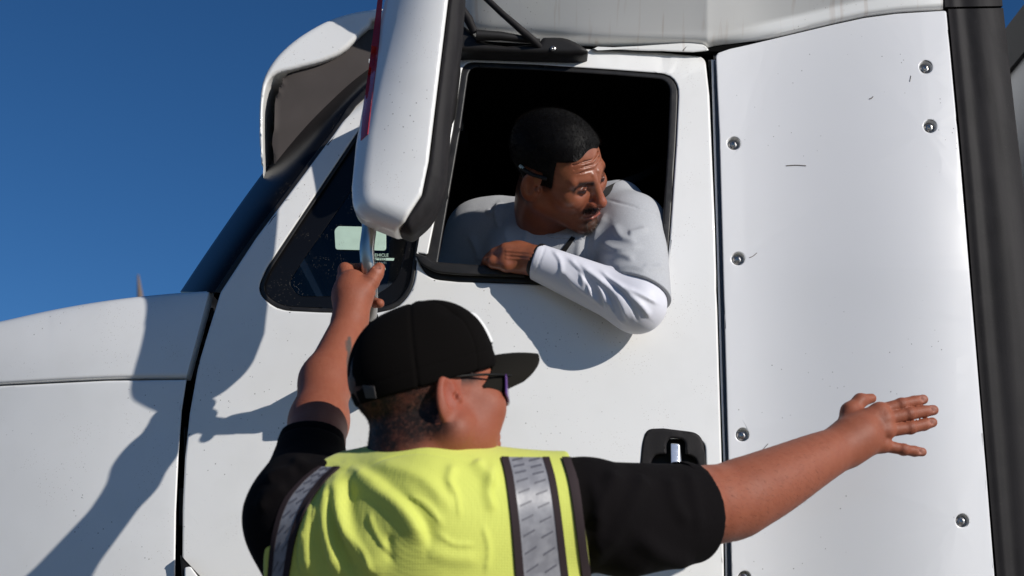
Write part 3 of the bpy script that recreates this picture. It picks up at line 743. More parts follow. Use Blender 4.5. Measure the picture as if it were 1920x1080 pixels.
# trailer coupled behind
tr0 = P(1920, 20, 3.15)
trailer = empty('trailer', (tr0.x + 3, 4.1, 0), 'shaded front wall of the trailer with a black top rail behind the cab', 'trailer')
M['trailer'] = mat('trailer_skin', (.55, .57, .60), .45, var=[(4, (.45, .46, .48), .4, .7, .5)])
bm = bmesh.new(); box_bm(bm, (tr0.x, 2.86, 1.2), (tr0.x + 8, 5.3, tr0.z - .10)); from_bm('trailer_body', bm, M['trailer'], trailer)
bm = bmesh.new(); box_bm(bm, (tr0.x - .012, 2.85, tr0.z - .11), (tr0.x + 8, 5.31, tr0.z)); from_bm('top_rail', bm, M['dark'], trailer)
for y in (3.2, 4.95):
    for x in (5, 6.2):
        bm = bmesh.new(); Mx = Matrix.Translation((tr0.x + x, y, .5)) @ Matrix.Rotation(math.pi / 2, 4, 'X'); lathe_bm(bm, [(.001, -.2), (.47, -.2), (.5, -.16), (.5, .16), (.47, .2), (.001, .2)], Mx, 30, False)
        from_bm('wheel', bm, M['rubber'], trailer)
# slender post far beyond the hood
q = P(262, 552, 16.0)
pole = empty('post', (q.x, 16.0, 0), 'faint slender brown post standing far beyond the hood', 'post')
tube('post_shaft', [(q.x + .05, 16, 0), (q.x + .02, 16, q.z - .1), tuple(P(259, 515, 16.0))], [.06, .045, .01], mat('weathered_wood', (.16, .12, .10), .8), pole)
# ================================================================ people
M['skin'] = mat('skin', (.4, .16, .09), .56, spec=.28, attr=True, sss=.10, var=[(50, (.21, .055, .032), .45, .8, .35), (170, (.34, .13, .08), .5, .8, .25)], bump=[('noise', 110, .22, .002), ('noise', 300, .25, .0012), ('vor', 700, .22, .0008)])
M['skin2'] = mat('tanned_skin', (.4, .16, .09), .36, attr=True, sss=.08, var=[(60, (.16, .04, .022), .45, .8, .35), (190, (.34, .12, .065), .5, .8, .25)], bump=[('noise', 280, .22, .0012), ('vor', 900, .12, .0006)])
M['hair'] = mat('black_hair', (.0022, .0018, .0017), .55, spec=.12)
M['tee_black'] = mat('black_cotton', (.0052, .0042, .0046), .95, spec=.08, bump=[('noise', 60, .25, .004), ('noise', 900, .25, .0006)])
M['hem'] = mat('faded_black_rib', (.032, .021, .019), .9, spec=.1, bump=[('noise', 700, .25, .0006)])
M['vest'] = mat('hi_vis_mesh', (.62, .66, .13), .7, spec=.25, sheen=.15, var=[(9, (.55, .60, .11), .4, .7, .5)], bump=[('cell', 270, .4, .0012), ('noise', 45, .12, .004)])
M['tape'] = mat('reflective_tape', (.20, .20, .22), .38, spec=.6, var=[(60, (.33, .33, .35), .4, .7, .6)], bump=[('noise', 40, .15, .003)])
M['tape_print'] = mat('tape_print', (.10, .10, .12), .5)
M['binding'] = mat('dark_binding', (.030, .020, .022), .8, spec=.2, bump=[('noise', 700, .3, .0006)])
M['cap'] = mat('black_cap_twill', (.0036, .0029, .0026), .95, spec=.07, bump=[('noise', 900, .25, .0005), ('noise', 40, .12, .003)])
M['cap_patch'] = mat('grey_woven_tab', (.05, .045, .045), .7)
M['white_thread'] = mat('white_embroidery', (.75, .75, .74), .7, bump=[('noise', 800, .4, .001)])
M['lens'] = mat('violet_lens', (.10, .035, .17), .08, spec=.8, coat=.5)
M['tee_grey'] = mat('heather_grey_cotton', (.42, .43, .45), .9, spec=.15, sheen=.1, var=[(420, (.35, .355, .37), .4, .65, .7), (1100, (.50, .51, .53), .45, .7, .5)], bump=[('noise', 900, .3, .0006), ('noise', 55, .12, .004)])
M['sleeve_white'] = mat('white_base_layer', (.66, .66, .72), .5, spec=.35, sheen=.15, bump=[('noise', 1200, .15, .0005)])
M['denim'] = mat('dark_trousers', (.03, .035, .05), .9, bump=[('noise', 600, .3, .001)])
M['leather'] = mat('boot_leather', (.06, .035, .02), .6)

def head_frame(c, F, U):
    F = Vector(F).normalized(); U = Vector(U); U = (U - F * U.dot(F)).normalized(); R = F.cross(U)
    return np.array([R, F, U], np.float32).T, npv(c)          # columns: right, forward, up
def head_sdf(Q, R, c, s=1.0, plump=0.0, squint=0.0, nose=1.0):
    q = ((Q - c) @ R) / s; m = q.copy(); m[:, 0] = np.abs(m[:, 0])
    d = ell(q, (0, -.014, .036), (.0765, .098, .083))
    d = smin(d, ell(q, (0, .028, -.018), (.064 + .004 * plump, .066, .088)), .03)
    d = smin(d, cone(m, (.054 + .006 * plump, -.002, -.052), (.012, .068, -.098), .022 + .010 * plump, .019), .024)
    d = smin(d, ell(m, (.043 + .004 * plump, .060, -.022), (.024 + .006 * plump, .026 + .004 * plump, .024 + .008 * plump)), .02)
    if plump: d = smin(d, ell(m, (.046, .040, -.054), (.025, .028, .032)), .025)
    d = smin(d, cone(m, (.008, .0845, .022 - .005 * squint), (.043, .069, .021 - .003 * squint), .013, .012), .010)            # brow
    d = ssub(d, ell(m, (.032, .099, .001), (.020, .020, .0115)), .012)                          # sockets
    d = smin(d, sph(m, (.0315, .0705, .001), .0145), .004)
    d = smin(d, chain(m, [(.017, .083, .003), (.031, .0885, .0075 - .0045 * squint), (.046, .076, .003 - .002 * squint)], [.004 - .001 * squint, .0046 - .0012 * squint, .004 - .001 * squint], .003), .004)
    d = smin(d, chain(m, [(.018, .0825, -.001), (.031, .0865, -.0062 + .003 * squint), (.045, .076, -.001)], [.0034, .0042, .0036], .003), .004)
    if squint:
        d = smin(d, cone(m, (.0065, .0905, .016), (.0095, .0905, .030), .0042, .003), .006)       # frown folds
        d = ssub(d, cone(q, (0.0015, .1005, .012), (0.001, .1005, .034), .0022, .002), .004)
        for zz in (.040, .049, .058): d = ssub(d, chain(m, [(.0, .0965 - (zz - .03) * .55, zz), (.022, .0895 - (zz - .03) * .5, zz + .002), (.042, .073 - (zz - .03) * .35, zz - .001)], [.0018, .0018, .001], .002), .004)
    d = smin(d, cone(q, (0, .089, .012), (0, .089 + .0235 * nose, -.031), .0085, .0105), .010)
    d = smin(d, sph(q, (0, .089 + .0235 * nose, -.033), .0118), .006)
    d = smin(d, ell(m, (.0125, .089 + .010 * nose, -.037), (.0085, .012, .008)), .006)
    d = ssub(d, sph(m, (.0068, .097 + .010 * nose, -.0455), .0038), .003)
    d = smin(d, ell(q, (0, .072, -.064), (.031, .027, .026)), .014)
    if plump: lp = -.006
    else: lp = 0.0
    d = smin(d, chain(m, [(0, .0985 + lp, -.0592), (.010, .0975 + lp, -.0590), (.0225, .0865, -.0675)], [.0052, .0052, .003], .003), .005)
    d = smin(d, chain(m, [(0, .0965 + lp, -.0705), (.011, .095 + lp, -.0700), (.0215, .0860, -.0690)], [.0062, .006, .003], .003), .005)
    d = ssub(d, chain(m, [(0, .1035, -.0650), (.012, .101, -.0652), (.0235, .0885, -.0685)], [.0022, .002, .0014], .002), .003)
    d = ssub(d, cone(m, (.017, .098, -.043), (.031, .086, -.066), .003, .002), .010)             # nasolabial
    d = smin(d, ell(q, (0, .0805, -.099), (.020, .018, .017)), .016)
    d = ssub(d, ell(q, (0, .1015, -.0825), (.016, .008, .006)), .008)
    # ears
    E = np.array([[.42, .9, 0], [.9, -.42, 0], [0, -.12, 1]], np.float32); E /= np.linalg.norm(E, axis=1, keepdims=True)
    er = ell(m, (.0785, -.012, -.010), (.0085, .0215, .0350), E.T[:, [1, 0, 2]] if False else np.array([[.90, -.42, 0], [.42, .90, .10], [0, -.12, .99]], np.float32))
    er = ssub(er, ell(m, (.0870, -.008, -.005), (.0070, .0130, .0220)), .003)
    er = ssub(er, sph(m, (.0805, .002, -.008), .0055), .003)
    er = smin(er, ell(m, (.0775, .006, -.010), (.004, .004, .006)), .004)
    d = smin(d, er, .006)
    d = smin(d, cone(q, (0, -.022, -.06), (0, -.034, -.11), .056 + .006 * plump, .058 + .008 * plump), .03)
    return d * s
def head_local(V, R, c, s): return ((V.astype(np.float32) - c) @ R) / s
def blend(c, col, a): return c * (1 - a[:, None]) + npv(col) * a[:, None]
def bump1(x, a, b): t = np.clip((x - a) / (b - a), 0, 1); return t * t * (3 - 2 * t)

def strands(name, V, F, N, sel, n, length, width, flow, mat_, parent, seed=1, lift=.5):
    """short hair: thin tapered blades rooted on the skin"""
    rng = np.random.RandomState(seed); fid = np.where(sel[F].all(1))[0]; fs = fid[rng.randint(len(fid), size=n)]
    w = rng.dirichlet((1, 1, 1, 1), n); p = (V[F[fs]] * w[:, :, None]).sum(1); nn = (N[F[fs]] * w[:, :, None]).sum(1)
    fl = flow(p) ; fl = fl - nn * (fl * nn).sum(1, keepdims=True); fl /= np.linalg.norm(fl, axis=1, keepdims=True) + 1e-9
    d = nn * lift + fl * (1 - lift) + rng.normal(size=(n, 3)) * .18; d /= np.linalg.norm(d, axis=1, keepdims=True)
    L = length * rng.uniform(.6, 1.2, n)[:, None]; side = np.cross(d, nn + .01); side /= np.linalg.norm(side, axis=1, keepdims=True) + 1e-9
    W = width * side; base = p - nn * .0008; mid = base + d * L * .55 - nn * 0; tip = base + d * L + fl * L * .25
    VV = np.stack([base - W, base + W, mid + W * .7, mid - W * .7, tip], 1).reshape(-1, 3); i = np.arange(n) * 5
    FF = [f for k in i for f in ((k, k + 1, k + 2, k + 3), (k + 3, k + 2, k + 4))]
    o = from_arrays(name, VV, FF, mat_, parent); o['kind'] = 'stuff'; return o

# ------------------------------------------------ the worker in the yellow vest
worker = empty('person', (P(800, 900, 2.1).x, 2.12, 0), 'man seen from behind in yellow safety vest and black cap, one arm stretched right', 'person')
sL = P(566, 968, 2.06); eL = P(598, 790, 2.27); wL = P(657, 598, 2.42)
sR = P(1085, 950, 2.06); eR = P(1335, 946, 2.235); fR = P(1440, 905, 2.30); wR = P(1583, 836, 2.40)
mid = P(800, 977, 2.015); nk = P(800, 862, 2.10)
hc = P(804, 750, 2.03); a_ = math.radians(61); pt = math.radians(9)
HR, HC = head_frame(hc, (math.sin(a_) * math.cos(pt), math.cos(a_) * math.cos(pt), math.sin(pt)), (0, 0, 1)); HS = 1.045
def HW(x, y, z): return Vector(HC + HR @ npv((x, y, z)) * HS)
def torso(Q):
    d = cone(Q, sL, mid, .070, .088); d = smin(d, cone(Q, mid, sR, .088, .068), .05)
    d = smin(d, ell(Q, P(800, 1130, 2.10), (.225, .135, .205)), .07)
    d = smin(d, ell(Q, Vector((P(800, 1100, 2.1).x, 2.11, 1.12)), (.20, .14, .34)), .08)
    d = smin(d, cone(Q, P(680, 935, 2.055), P(785, 910, 2.07), .042, .046), .03); d = smin(d, cone(Q, P(930, 935, 2.06), P(820, 914, 2.07), .042, .046), .03)
    return smin(d, cone(Q, P(770, 922, 2.03), P(806, 919, 2.03), .056, .056), .03)
def neck(Q): return cone(Q, HW(0, -.035, -.07), nk + Vector((0, 0, -.05)), .062, .070)
def px3(x, y, Y): return P(x, y, Y)
def hand_right(Q):
    W = wR
    mc = [(1648, 771, 2.425), (1657, 786, 2.42), (1660, 808, 2.42), (1652, 834, 2.425)]
    d = None
    for (x, y, Y), r in zip(mc, (.0145, .015, .0145, .0135)):
        e = cone(Q, P(1596 + (y - 800) * .18, 822 + (y - 800) * .45, 2.405), P(x, y, Y), .022, r); d = e if d is None else smin(d, e, .016)
    d = smin(d, cone(Q, W, P(1615, 815, 2.408), .033, .026), .02)
    fing = [[(1645, 772, 2.425), (1690, 758, 2.43), (1714, 753, 2.44), (1731, 749, 2.447)],
            [(1656, 787, 2.42), (1705, 776, 2.428), (1732, 771.5, 2.44), (1750, 769, 2.448)],
            [(1658, 808, 2.42), (1707, 802, 2.43), (1732, 796.5, 2.44), (1748, 792, 2.447)],
            [(1650, 834, 2.425), (1694, 843, 2.43), (1714, 846, 2.438), (1729, 847.5, 2.444)]]
    fd = None
    for pts, r0 in zip(fing, (.0110, .0114, .0111, .0101)):
        p = [P(*t) for t in pts]
        e = chain(Q, p, [r0 + .001, r0 - .0006, r0 - .0012, r0 - .0024], .004)
        e = smin(e, sph(Q, p[1] + Vector((0, -.001, 0)), r0 + .0002), .003)          # knuckle
        n = (p[3] - p[2]).normalized(); nailc = p[3] + Vector((0, -.0078, .001)) - n * .003
        e = ssub(e, ell(Q, nailc + Vector((0, -.0012, 0)), (.0065, .0026, .0052)), .0016); e = smin(e, ell(Q, nailc + Vector((0, .0022, 0)), (.0058, .0024, .0046)), .0008)
        for t in (p[1], p[2]):
            for o in (-.003, .001, .005): e = e + .0006 * np.exp(-(((Q - npv(t)) @ npv(n) - o) / .0012) ** 2) * (Q[:, 1] < t.y)
        fd = e if fd is None else np.minimum(fd, e)
    d = smin(d, fd, .006)
    for x, y, Y in mc: d = smin(d, sph(Q, P(x, y, Y) + Vector((0, -.0045, 0)), .0115), .010)
    for x, y in ((1655, 797), (1660, 822), (1652, 778)): d = d + .0016 * np.exp(-(((Q - npv(P(x + 4, y, 2.408))) ** 2).sum(1)) / .006 ** 2)
    th = [(1586, 808, 2.42), (1594, 772, 2.43), (1613, 751, 2.44), (1634, 747, 2.45)]
    d = smin(d, chain(Q, [P(*t) for t in th], [.019, .0155, .0112, .0085], .008), .012)
    return d
def hand_left(Q):
    d = cone(Q, P(657, 598, 2.42), P(661, 560, 2.435), .030, .034)
    d = smin(d, ell(Q, P(660, 548, 2.445), (.032, .030, .042)), .02)
    # thumb across the front of the tube
    th = [(664, 575, 2.425), (681, 548, 2.428), (696, 528, 2.432), (711, 503, 2.44)]
    p = [P(*t) for t in th]; e = chain(Q, p, [.023, .0165, .0132, .0105], .008); e = smin(e, sph(Q, p[2], .0138), .004)
    e = smin(e, sph(Q, P(705, 514, 2.436), .0130), .006)
    n = (p[3] - p[2]).normalized(); nc = p[3] + Vector((-.001, -.0088, .0012)) - n * .004
    e = ssub(e, ell(Q, nc + Vector((0, -.0014, 0)), (.0062, .0028, .0075)), .0016); e = smin(e, ell(Q, nc + Vector((0, .0024, 0)), (.0056, .0028, .007)), .0008)
    for o in (-.004, -.001, .003): e = e + .0007 * np.exp(-(((Q - npv(p[2])) @ npv(n) - o) / .0013) ** 2) * (Q[:, 1] < p[2].y)
    d = smin(d, e, .009)
    # four fingers go round the back of the tube and come out on its right
    for (y, x0, yk, dx, dy, r) in ((508, 648, 506, 30, -4, .0112), (528, 646, 524, 34, -1, .0118), (546, 648, 545, 36, 2, .0115), (562, 652, 560, 46, 5, .0105)):
        f = [P(x0 + 4, y + 18, 2.455), P(x0, yk, 2.475), P(x0 + dx * .45, y + dy * .5, 2.508), P(x0 + dx * 1.05, y + dy, 2.508), P(x0 + dx * 1.3, y + dy * 1.4, 2.488)]
        e = chain(Q, f, [r + .004, r + .002, r, r - .0008, r - .002], .005); d = smin(d, e, .006)
    return d
ARM = np.array(spline([(*p, r) for p, r in zip((sR, eR, P(1400, 926, 2.275), P(1460, 898, 2.312), P(1525, 864, 2.358), wR, P(1612, 818, 2.407)), (.064, .061, .0575, .0515, .0425, .0340, .030))], 4))
def arms(Q):
    d = chain(Q, ARM[:, :3], ARM[:, 3] - .0012, .009)
    mL = P(611, 715, 2.335)
    e = cone(Q, sL, eL, .056, .0455); e = smin(e, cone(Q, eL, mL, .0450, .0405), .02); e = smin(e, cone(Q, mL, wL, .0405, .0275), .025)
    return np.minimum(d, e)
def worker_body(Q):
    d = smin(near(Q, HC, .19, lambda q: head_sdf(q, HR, HC, HS, plump=1.0, nose=.5)), neck(Q), .02)
    d = smin(d, torso(Q) + .016, .03)
    a = arms(Q); a = smin(a, np.minimum(near(Q, P(1660, 800, 2.425), .13, hand_right), near(Q, P(675, 545, 2.46), .13, hand_left)), .016)
    return smin(d, a, .02)
SK = npv((.270, .084, .045))
def paint_worker(V, N):
    L = head_local(V, HR, HC, HS); n = vnoise(V.astype(np.float32), 60, 3)[:, None]
    c = SK * (1 + .05 * n) * np.ones((len(V), 1), np.float32)
    near = (np.abs(L) < .16).all(1)
    x, y, z = L[:, 0], L[:, 1], L[:, 2]
    red = np.exp(-((np.abs(x) - .078) / .02) ** 2 - ((y + .01) / .03) ** 2 - ((z + .003) / .035) ** 2) * near
    c = blend(c, (.30, .065, .040), np.clip(red, 0, 1) * .7)
    cheek = np.exp(-((np.abs(x) - .055) / .03) ** 2 - ((y - .05) / .04) ** 2 - ((z + .035) / .04) ** 2) * near
    c = blend(c, (.30, .078, .045), cheek * .6)
    edge = .035 - 1.1 * (y + .05)                                     # hair fade on nape and round the ear
    hairm = bump1(z + .015 * vnoise(V.astype(np.float32), 90, 5), -.088 - .9 * np.clip(-y - .045, 0, .07), -.040 - .6 * np.clip(-y - .045, 0, .07)) * bump1(-y, .000, .035) * (near)
    hairm = np.maximum(hairm, bump1(z, .0, .02) * near * bump1(-y, -.055, -.03))
    ear = (np.abs(x) > .0735) & (y > -.034) & (y < .014) & (np.abs(z) < .042)
    hairm = np.where(ear, 0, hairm)
    grain = .93 + .07 * vnoise(V.astype(np.float32), 700, 8)
    c = blend(c, (.006, .0045, .004), np.clip(hairm * grain * 1.15, 0, .97))
    # forearm tattoo and knuckle tone
    q = proj(V)
    for pts, w in (([(655, 634), (656, 650), (653, 676), (654, 700)], 3.0), ([(652, 642), (653, 654)], 4.2)):
        dd, s_, t_ = polydist(q, pts); c = blend(c, (.05, .055, .05), np.clip(1.6 - dd / w, 0, 1) * .85 * (N[:, 1] < .3) * (V[:, 1] > 2.2))
    for px_, py_ in ((1692, 757), (1706, 776), (1708, 802), (1696, 843), (1655, 797), (1661, 822), (1656, 784), (1702, 516)):
        e = np.exp(-(((q - np.array((px_, py_))) / np.array((8, 9))) ** 2).sum(1)); c = blend(c, (.13, .040, .026), e * .25)
    for px_, py_ in ((1731, 748), (1749, 768), (1747, 792), (1728, 847), (710, 505)):
        e = np.exp(-((((q - np.array((px_, py_))) / np.array((7, 7))) ** 2).sum(1)) ** 2); c = blend(c, (.38, .17, .125), e * .8 * (N[:, 1] < -.3))
    return c
body, V, F = sculpt('body', worker_body, (-.50, 1.85, 1.02), (.80, 2.58, 2.12), .0022, M['skin'], worker, paint=paint_worker)
VN = vnormals(V, F); L = head_local(V, HR, HC, HS)
sel = (np.abs(L) < .13).all(1) & (L[:, 1] < -.015) & (L[:, 2] > -.062) & (L[:, 2] < .01) & (np.abs(L[:, 0]) < .077)
strands('hair', V, F, VN, sel, 2600, .0032, .00028, lambda p: np.tile(HR @ npv((0, -.2, -1)), (len(p), 1)), M['hair'], worker, 4, .75)

qq = proj(V); sel = (qq[:, 0] > 1290) & (qq[:, 0] < 1560) & (V[:, 1] > 2.1) & (VN[:, 1] < .2)
strands('arm_hair', V, F, VN, sel, 1500, .0085, .00013, lambda p: np.tile(np.array((.7, .2, -.6)), (len(p), 1)), M['hair'], worker, 7, .18)
# black t-shirt: body, sleeves, hems
def tee_core(Q):
    d = torso(Q) - .003
    d = smin(d, cone(Q, P(1128, 954, 2.085), P(1338, 951, 2.235), .068, .0655), .025)
    d = smin(d, cone(Q, P(1175, 1008, 2.11), P(1335, 970, 2.23), .058, .058), .04)
    d = smin(d, cone(Q, sL, P(586, 830, 2.17), .074, .050), .045)
    return d
cutR = (P(1291, 950, 2.205), (eR - sR).normalized() + Vector((.0, .0, .06))); hmL = P(585, 836, 2.165); hxL = Vector((.03, .36, .92)).normalized(); cutL = (hmL, hxL)
def tee(Q):
    d = tee_core(Q); nb = cone(Q, nk + Vector((0, 0, -.05)), HW(0, -.03, -.05), .074, .074)
    d = smax(d, plane(Q, *cutR), .004); 
    d = smax(d, np.minimum(plane(Q, *cutL), 1) - 10 * (Q[:, 0] > -.05), .004)
    return smax(d, np.where((Q[:, 0] > -.235) & (Q[:, 0] < .02), Q[:, 2] - P(800, 832, 2.05).z, -1), .004)
tee_folds = [([(1150, 880), (1135, 930), (1100, 985)], 14, 20, .0099), ([(1205, 890), (1180, 950), (1120, 1040)], 16, 22, .0115), ([(1255, 895), (1262, 940), (1290, 985)], 12, 14, .0066),
             ([(1290, 885), (1300, 930), (1310, 1000)], 10, 14, .0049), ([(1190, 1000), (1240, 1040), (1300, 1060)], 18, 18, .0082), ([(1110, 900), (1115, 960), (1120, 1060)], 12, 16, .0066),
             ([(545, 860), (580, 880), (625, 872)], 10, 12, .0082), ([(500, 905), (520, 890), (560, 885)], 10, 12, .0066), ([(485, 960), (505, 930), (540, 915)], 10, 14, .0066)]
tshirt, TV, TF = sculpt('t_shirt', tee, (-.50, 1.85, .98), (.52, 2.40, 1.75), .0038, M['tee_black'], worker, folds=tee_folds)
def hem_ring(name, a, b, r0, r1, m, parent, n=26, tilt=Vector((0, 0, 0)), **kw):
    ax = (b - a).normalized(); rings = []; bm = bmesh.new(); u = ax.cross(Vector((0, 1, .2))).normalized(); w = ax.cross(u)
    for t, r in ((0, r0 - .003), (0, r0), (.5, (r0 + r1) / 2 + .0012), (1, r1), (1, r1 - .004)):
        rings.append([bm.verts.new(a + (b - a) * t + (u * math.cos(k) + w * math.sin(k)) * (r + .0012 * math.sin(3 * k + 1)) + tilt * math.cos(k)) for k in [2 * math.pi * i / n for i in range(n)]])
    for p, q in zip(rings, rings[1:]):
        for k in range(n): bm.faces.new((p[k], p[(k + 1) % n], q[(k + 1) % n], q[k]))
    return from_bm(name, bm, m, parent, **kw)
dR = (eR - sR).normalized(); dL = (P(592, 790, 2.23) - P(586, 838, 2.19)).normalized()
hem_ring('sleeve_hem', P(1268, 951, 2.190), P(1294, 952, 2.207), .0692, .0672, M['tee_black'], tshirt)
hem_ring('sleeve_hem', hmL - hxL * .012, hmL + hxL * .016, .0525, .0490, M['tee_black'], tshirt)

# hi-vis vest over it
nkc = P(800, 842, 2.075)
def vest_f(Q):
    d = torso(Q) - .012
    arm = np.minimum(-plane(Q, P(1088, 960, 2.0), (1, 0, .10)), 9)
    d = smax(d, plane(Q, P(1094, 980, 2.0), (1, 0, .18)), .006)                       # right armhole
    hole = cone(Q, P(520, 905, 2.00), P(455, 1080, 1.99), .058, .075) * 0 + plane(Q, P(508, 932, 2.0), (-.62, 0, .78))
    d = smax(d, np.minimum(hole, 9), .006)
    d = smax(d, plane(Q, P(487, 1060, 2.0), (-1, 0, .10)), .006)
    d = ssub(d, cone(Q, nkc + Vector((-.01, 0, .0)), nkc + Vector((0.02, .05, .2)), .050, .10), .004)
    return d
vest_folds = [([(655, 880), (690, 900), (740, 935), (775, 975), (790, 1020)], 24, 12, .010),
              ([(700, 905), (740, 925), (770, 950), (800, 990), (810, 1030)], 8, 16, -.005),
              ([(640, 885), (632, 935), (650, 990), (690, 1040), (720, 1085)], 15, 20, .013),
              ([(618, 900), (608, 960), (618, 1020), (640, 1085)], 10, 14, .010), ([(660, 900), (652, 950), (672, 1010), (715, 1070)], 8, 14, -.007),
              ([(590, 940), (575, 1000), (580, 1085)], 10, 12, .008), ([(625, 910), (625, 960), (640, 1030), (665, 1085)], 6, 9, -.006),
              ([(690, 868), (760, 885), (800, 905), (850, 960)], 12, 16, .005), ([(850, 870), (842, 900), (850, 930)], 8, 10, .004),
              ([(890, 862), (905, 885), (930, 915)], 12, 10, .006), ([(925, 870), (915, 920), (925, 960)], 10, 8, .005), ([(800, 1030), (840, 1045), (900, 1050)], 14, 14, .003), ([(730, 1000), (728, 1030), (735, 1055)], 6, 8, -.003),
              ([(692, 876), (740, 856), (790, 849), (845, 859), (885, 874)], 1.8, 2.2, -.0018),
              ([(760, 925), (800, 950), (828, 985)], 3, 7, .003), ([(690, 960), (705, 1000), (735, 1045)], 3, 6, .003), ([(835, 900), (855, 930), (860, 970)], 3, 6, .0025), ([(905, 985), (915, 1030), (910, 1075)], 4, 7, .0025),
              ([(570, 990), (562, 1030), (566, 1080)], 3, 5, .004), ([(600, 930), (592, 970), (596, 1010)], 3, 5, .003), ([(820, 1000), (850, 1020), (890, 1022)], 4, 6, .002), ([(660, 1000), (690, 1040), (700, 1080)], 3, 5, .003)]
vest, VV, VF = sculpt('safety_vest', vest_f, (-.48, 1.84, .98), (.24, 2.40, 1.75), .0034, M['vest'], worker, folds=vest_folds)
tv = bvh(VV, VF)
def band(name, l, r, out, th, m, parent, nu=6, nv=30, **k): return strip(name, tv, l, r, out, th, m, parent, nu, nv, **k)
rl_edge = lambda pts, o: [(x + o, y) for x, y in pts]
RL = [(939, 859), (948, 900), (958, 980), (967, 1090)]
RR = [(1064, 860), (1078, 910), (1090, 990), (1102, 1090)]
def between(t): return [(a[0] + (b[0] - a[0]) * t, a[1] + (b[1] - a[1]) * t) for a, b in zip(RL, RR)]
band('binding', between(0), between(.11), .0032, .004, M['binding'], vest, 3)
tapeR = band('reflective_tape', between(.10), between(.635), .0022, .003, M['tape'], vest, 8)
band('binding', between(.625), between(.725), .0032, .004, M['binding'], vest, 3)
band('armhole_binding', between(.915), between(1.03), .0036, .010, M['binding'], vest, 3)
LL = [(600, 877), (566, 905), (535, 945), (515, 1010), (507, 1090)]; LR = [(634, 877), (606, 903), (576, 945), (552, 1005), (537, 1090)]
def betweenL(t): return [(a[0] + (b[0] - a[0]) * t, a[1] + (b[1] - a[1]) * t) for a, b in zip(LL, LR)]
band('binding', betweenL(-.12), betweenL(.12), .0032, .004, M['binding'], vest, 3)
tapeL = band('reflective_tape', betweenL(.11), betweenL(.82), .0022, .003, M['tape'], vest, 6)
band('binding', betweenL(.80), betweenL(1.12), .0032, .004, M['binding'], vest, 3)
def dashes(parent, fn, t0, t1, n, slope):
    bm = bmesh.new()
    for i in range(n):
        for a, b in ((.10, .42), (.58, .90)):
            v = (i + .4) / n; 
            def pt(u, vv):
                x = t0 + (t1 - t0) * u; S = fn(x); S = spline(S, 10); k = min(max(vv, 0), 1) * (len(S) - 1); j = min(int(k), len(S) - 2); q = S[j] + (S[j + 1] - S[j]) * (k - j); return q
            l = [pt(a, v), pt(b, v - slope)]; h = np.array((0, 3.6))
            strip('d', tv, [tuple(l[0]), tuple(l[1])], [tuple(l[0] + h), tuple(l[1] + h)], .0027, .0012, None, None, 1, 3, bm_in=bm)
    o = from_bm('tape_print', bm, M['tape_print'], parent); o['kind'] = 'stuff'
dashes(tapeR, between, .10, .635, 10, .045); dashes(tapeL, betweenL, .11, .82, 9, .05)
# collar binding round the neck opening
col = [(688, 852), (715, 838), (760, 830), (800, 829), (838, 836), (872, 852)]
tube('shirt_collar', [P(x, y, Y) for x, y, Y in spline([(680, 858, 2.06), (700, 845, 2.035), (728, 835, 2.022), (765, 828, 2.012), (800, 826, 2.012), (840, 833, 2.02), (868, 845, 2.035), (890, 858, 2.06)], 4)], .0055, M['tee_black'], tshirt)
# cap
def cap_f(Q):
    q = ((Q - HC) @ HR) / HS
    d = ell(q, (0, -.008, .036), (.0835, .1035, .097)); d = smin(d, ell(q, (0, .026, .054), (.072, .068, .082)), .03)
    rim = plane(q, (0, -.1, .0), (0, -.19, 1))
    d = smax(d, -rim, .004)
    d = smax(d, -(ell(q, (0, -.008, .028), (.079, .1, .088))), .003) if False else d
    for t in (0, math.pi / 3, 2 * math.pi / 3):
        dd = q[:, 0] * math.cos(t) + (q[:, 1] + .008) * math.sin(t); d = d + .0018 * np.exp(-(dd / .0022) ** 2)
    d = d + .0009 * np.exp(-((rim - .022) / .002) ** 2)
    d = d - .0022 * np.exp(-(((q - npv((.055, .055, .10))) ** 2).sum(1)) / .02 ** 2) + .0035 * np.exp(-(((q - npv((.058, .02, .11))) ** 2).sum(1)) / .014 ** 2)
    d = d + .0025 * vnoise(Q, 28, 2)
    return d * HS
cap, CV, CF = sculpt('cap', cap_f, HC - .16, HC + .18, .0026, M['cap'], worker)
bm = bmesh.new(); MH = Matrix(((*HR[0], HC[0]), (*HR[1], HC[1]), (*HR[2], HC[2]), (0, 0, 0, 1))) @ Matrix.Scale(HS, 4)
lathe_bm(bm, [(.0085, -.004), (.0085, .001), (.006, .004), (.001, .005)], MH @ Matrix.Translation((0, .004, .1355)), 14); from_bm('cap_button', bm, M['cap'], cap)
bm = bmesh.new(); top_ = []; bot_ = []
for j in range(13):
    v = j / 12; rt = []; rb = []
    for i in range(25):
        u = -1 + i / 12; x = .074 * u * (1 - .10 * v * v)
        yb = .030 + .066 * math.sqrt(max(0, 1 - (u * .96) ** 2)); yf = .075 + .102 * math.sqrt(max(0, 1 - (abs(u) ** 2.4)))
        y = yb + (yf - yb) * v; z = .052 + .014 * (y - .09) / .09 - .042 * abs(u) ** 2.2 - .012 * v * v
        rt.append(bm.verts.new(MH @ Vector((x, y, z + .0022)))); rb.append(bm.verts.new(MH @ Vector((x, y, z - .0022))))
    top_.append(rt); bot_.append(rb)
for j in range(12):
    for i in range(24):
        bm.faces.new((top_[j][i], top_[j][i + 1], top_[j + 1][i + 1], top_[j + 1][i])); bm.faces.new((bot_[j][i], bot_[j + 1][i], bot_[j + 1][i + 1], bot_[j][i + 1]))
    for i in (0, 24): bm.faces.new((top_[j][i], top_[j + 1][i], bot_[j + 1][i], bot_[j][i]))
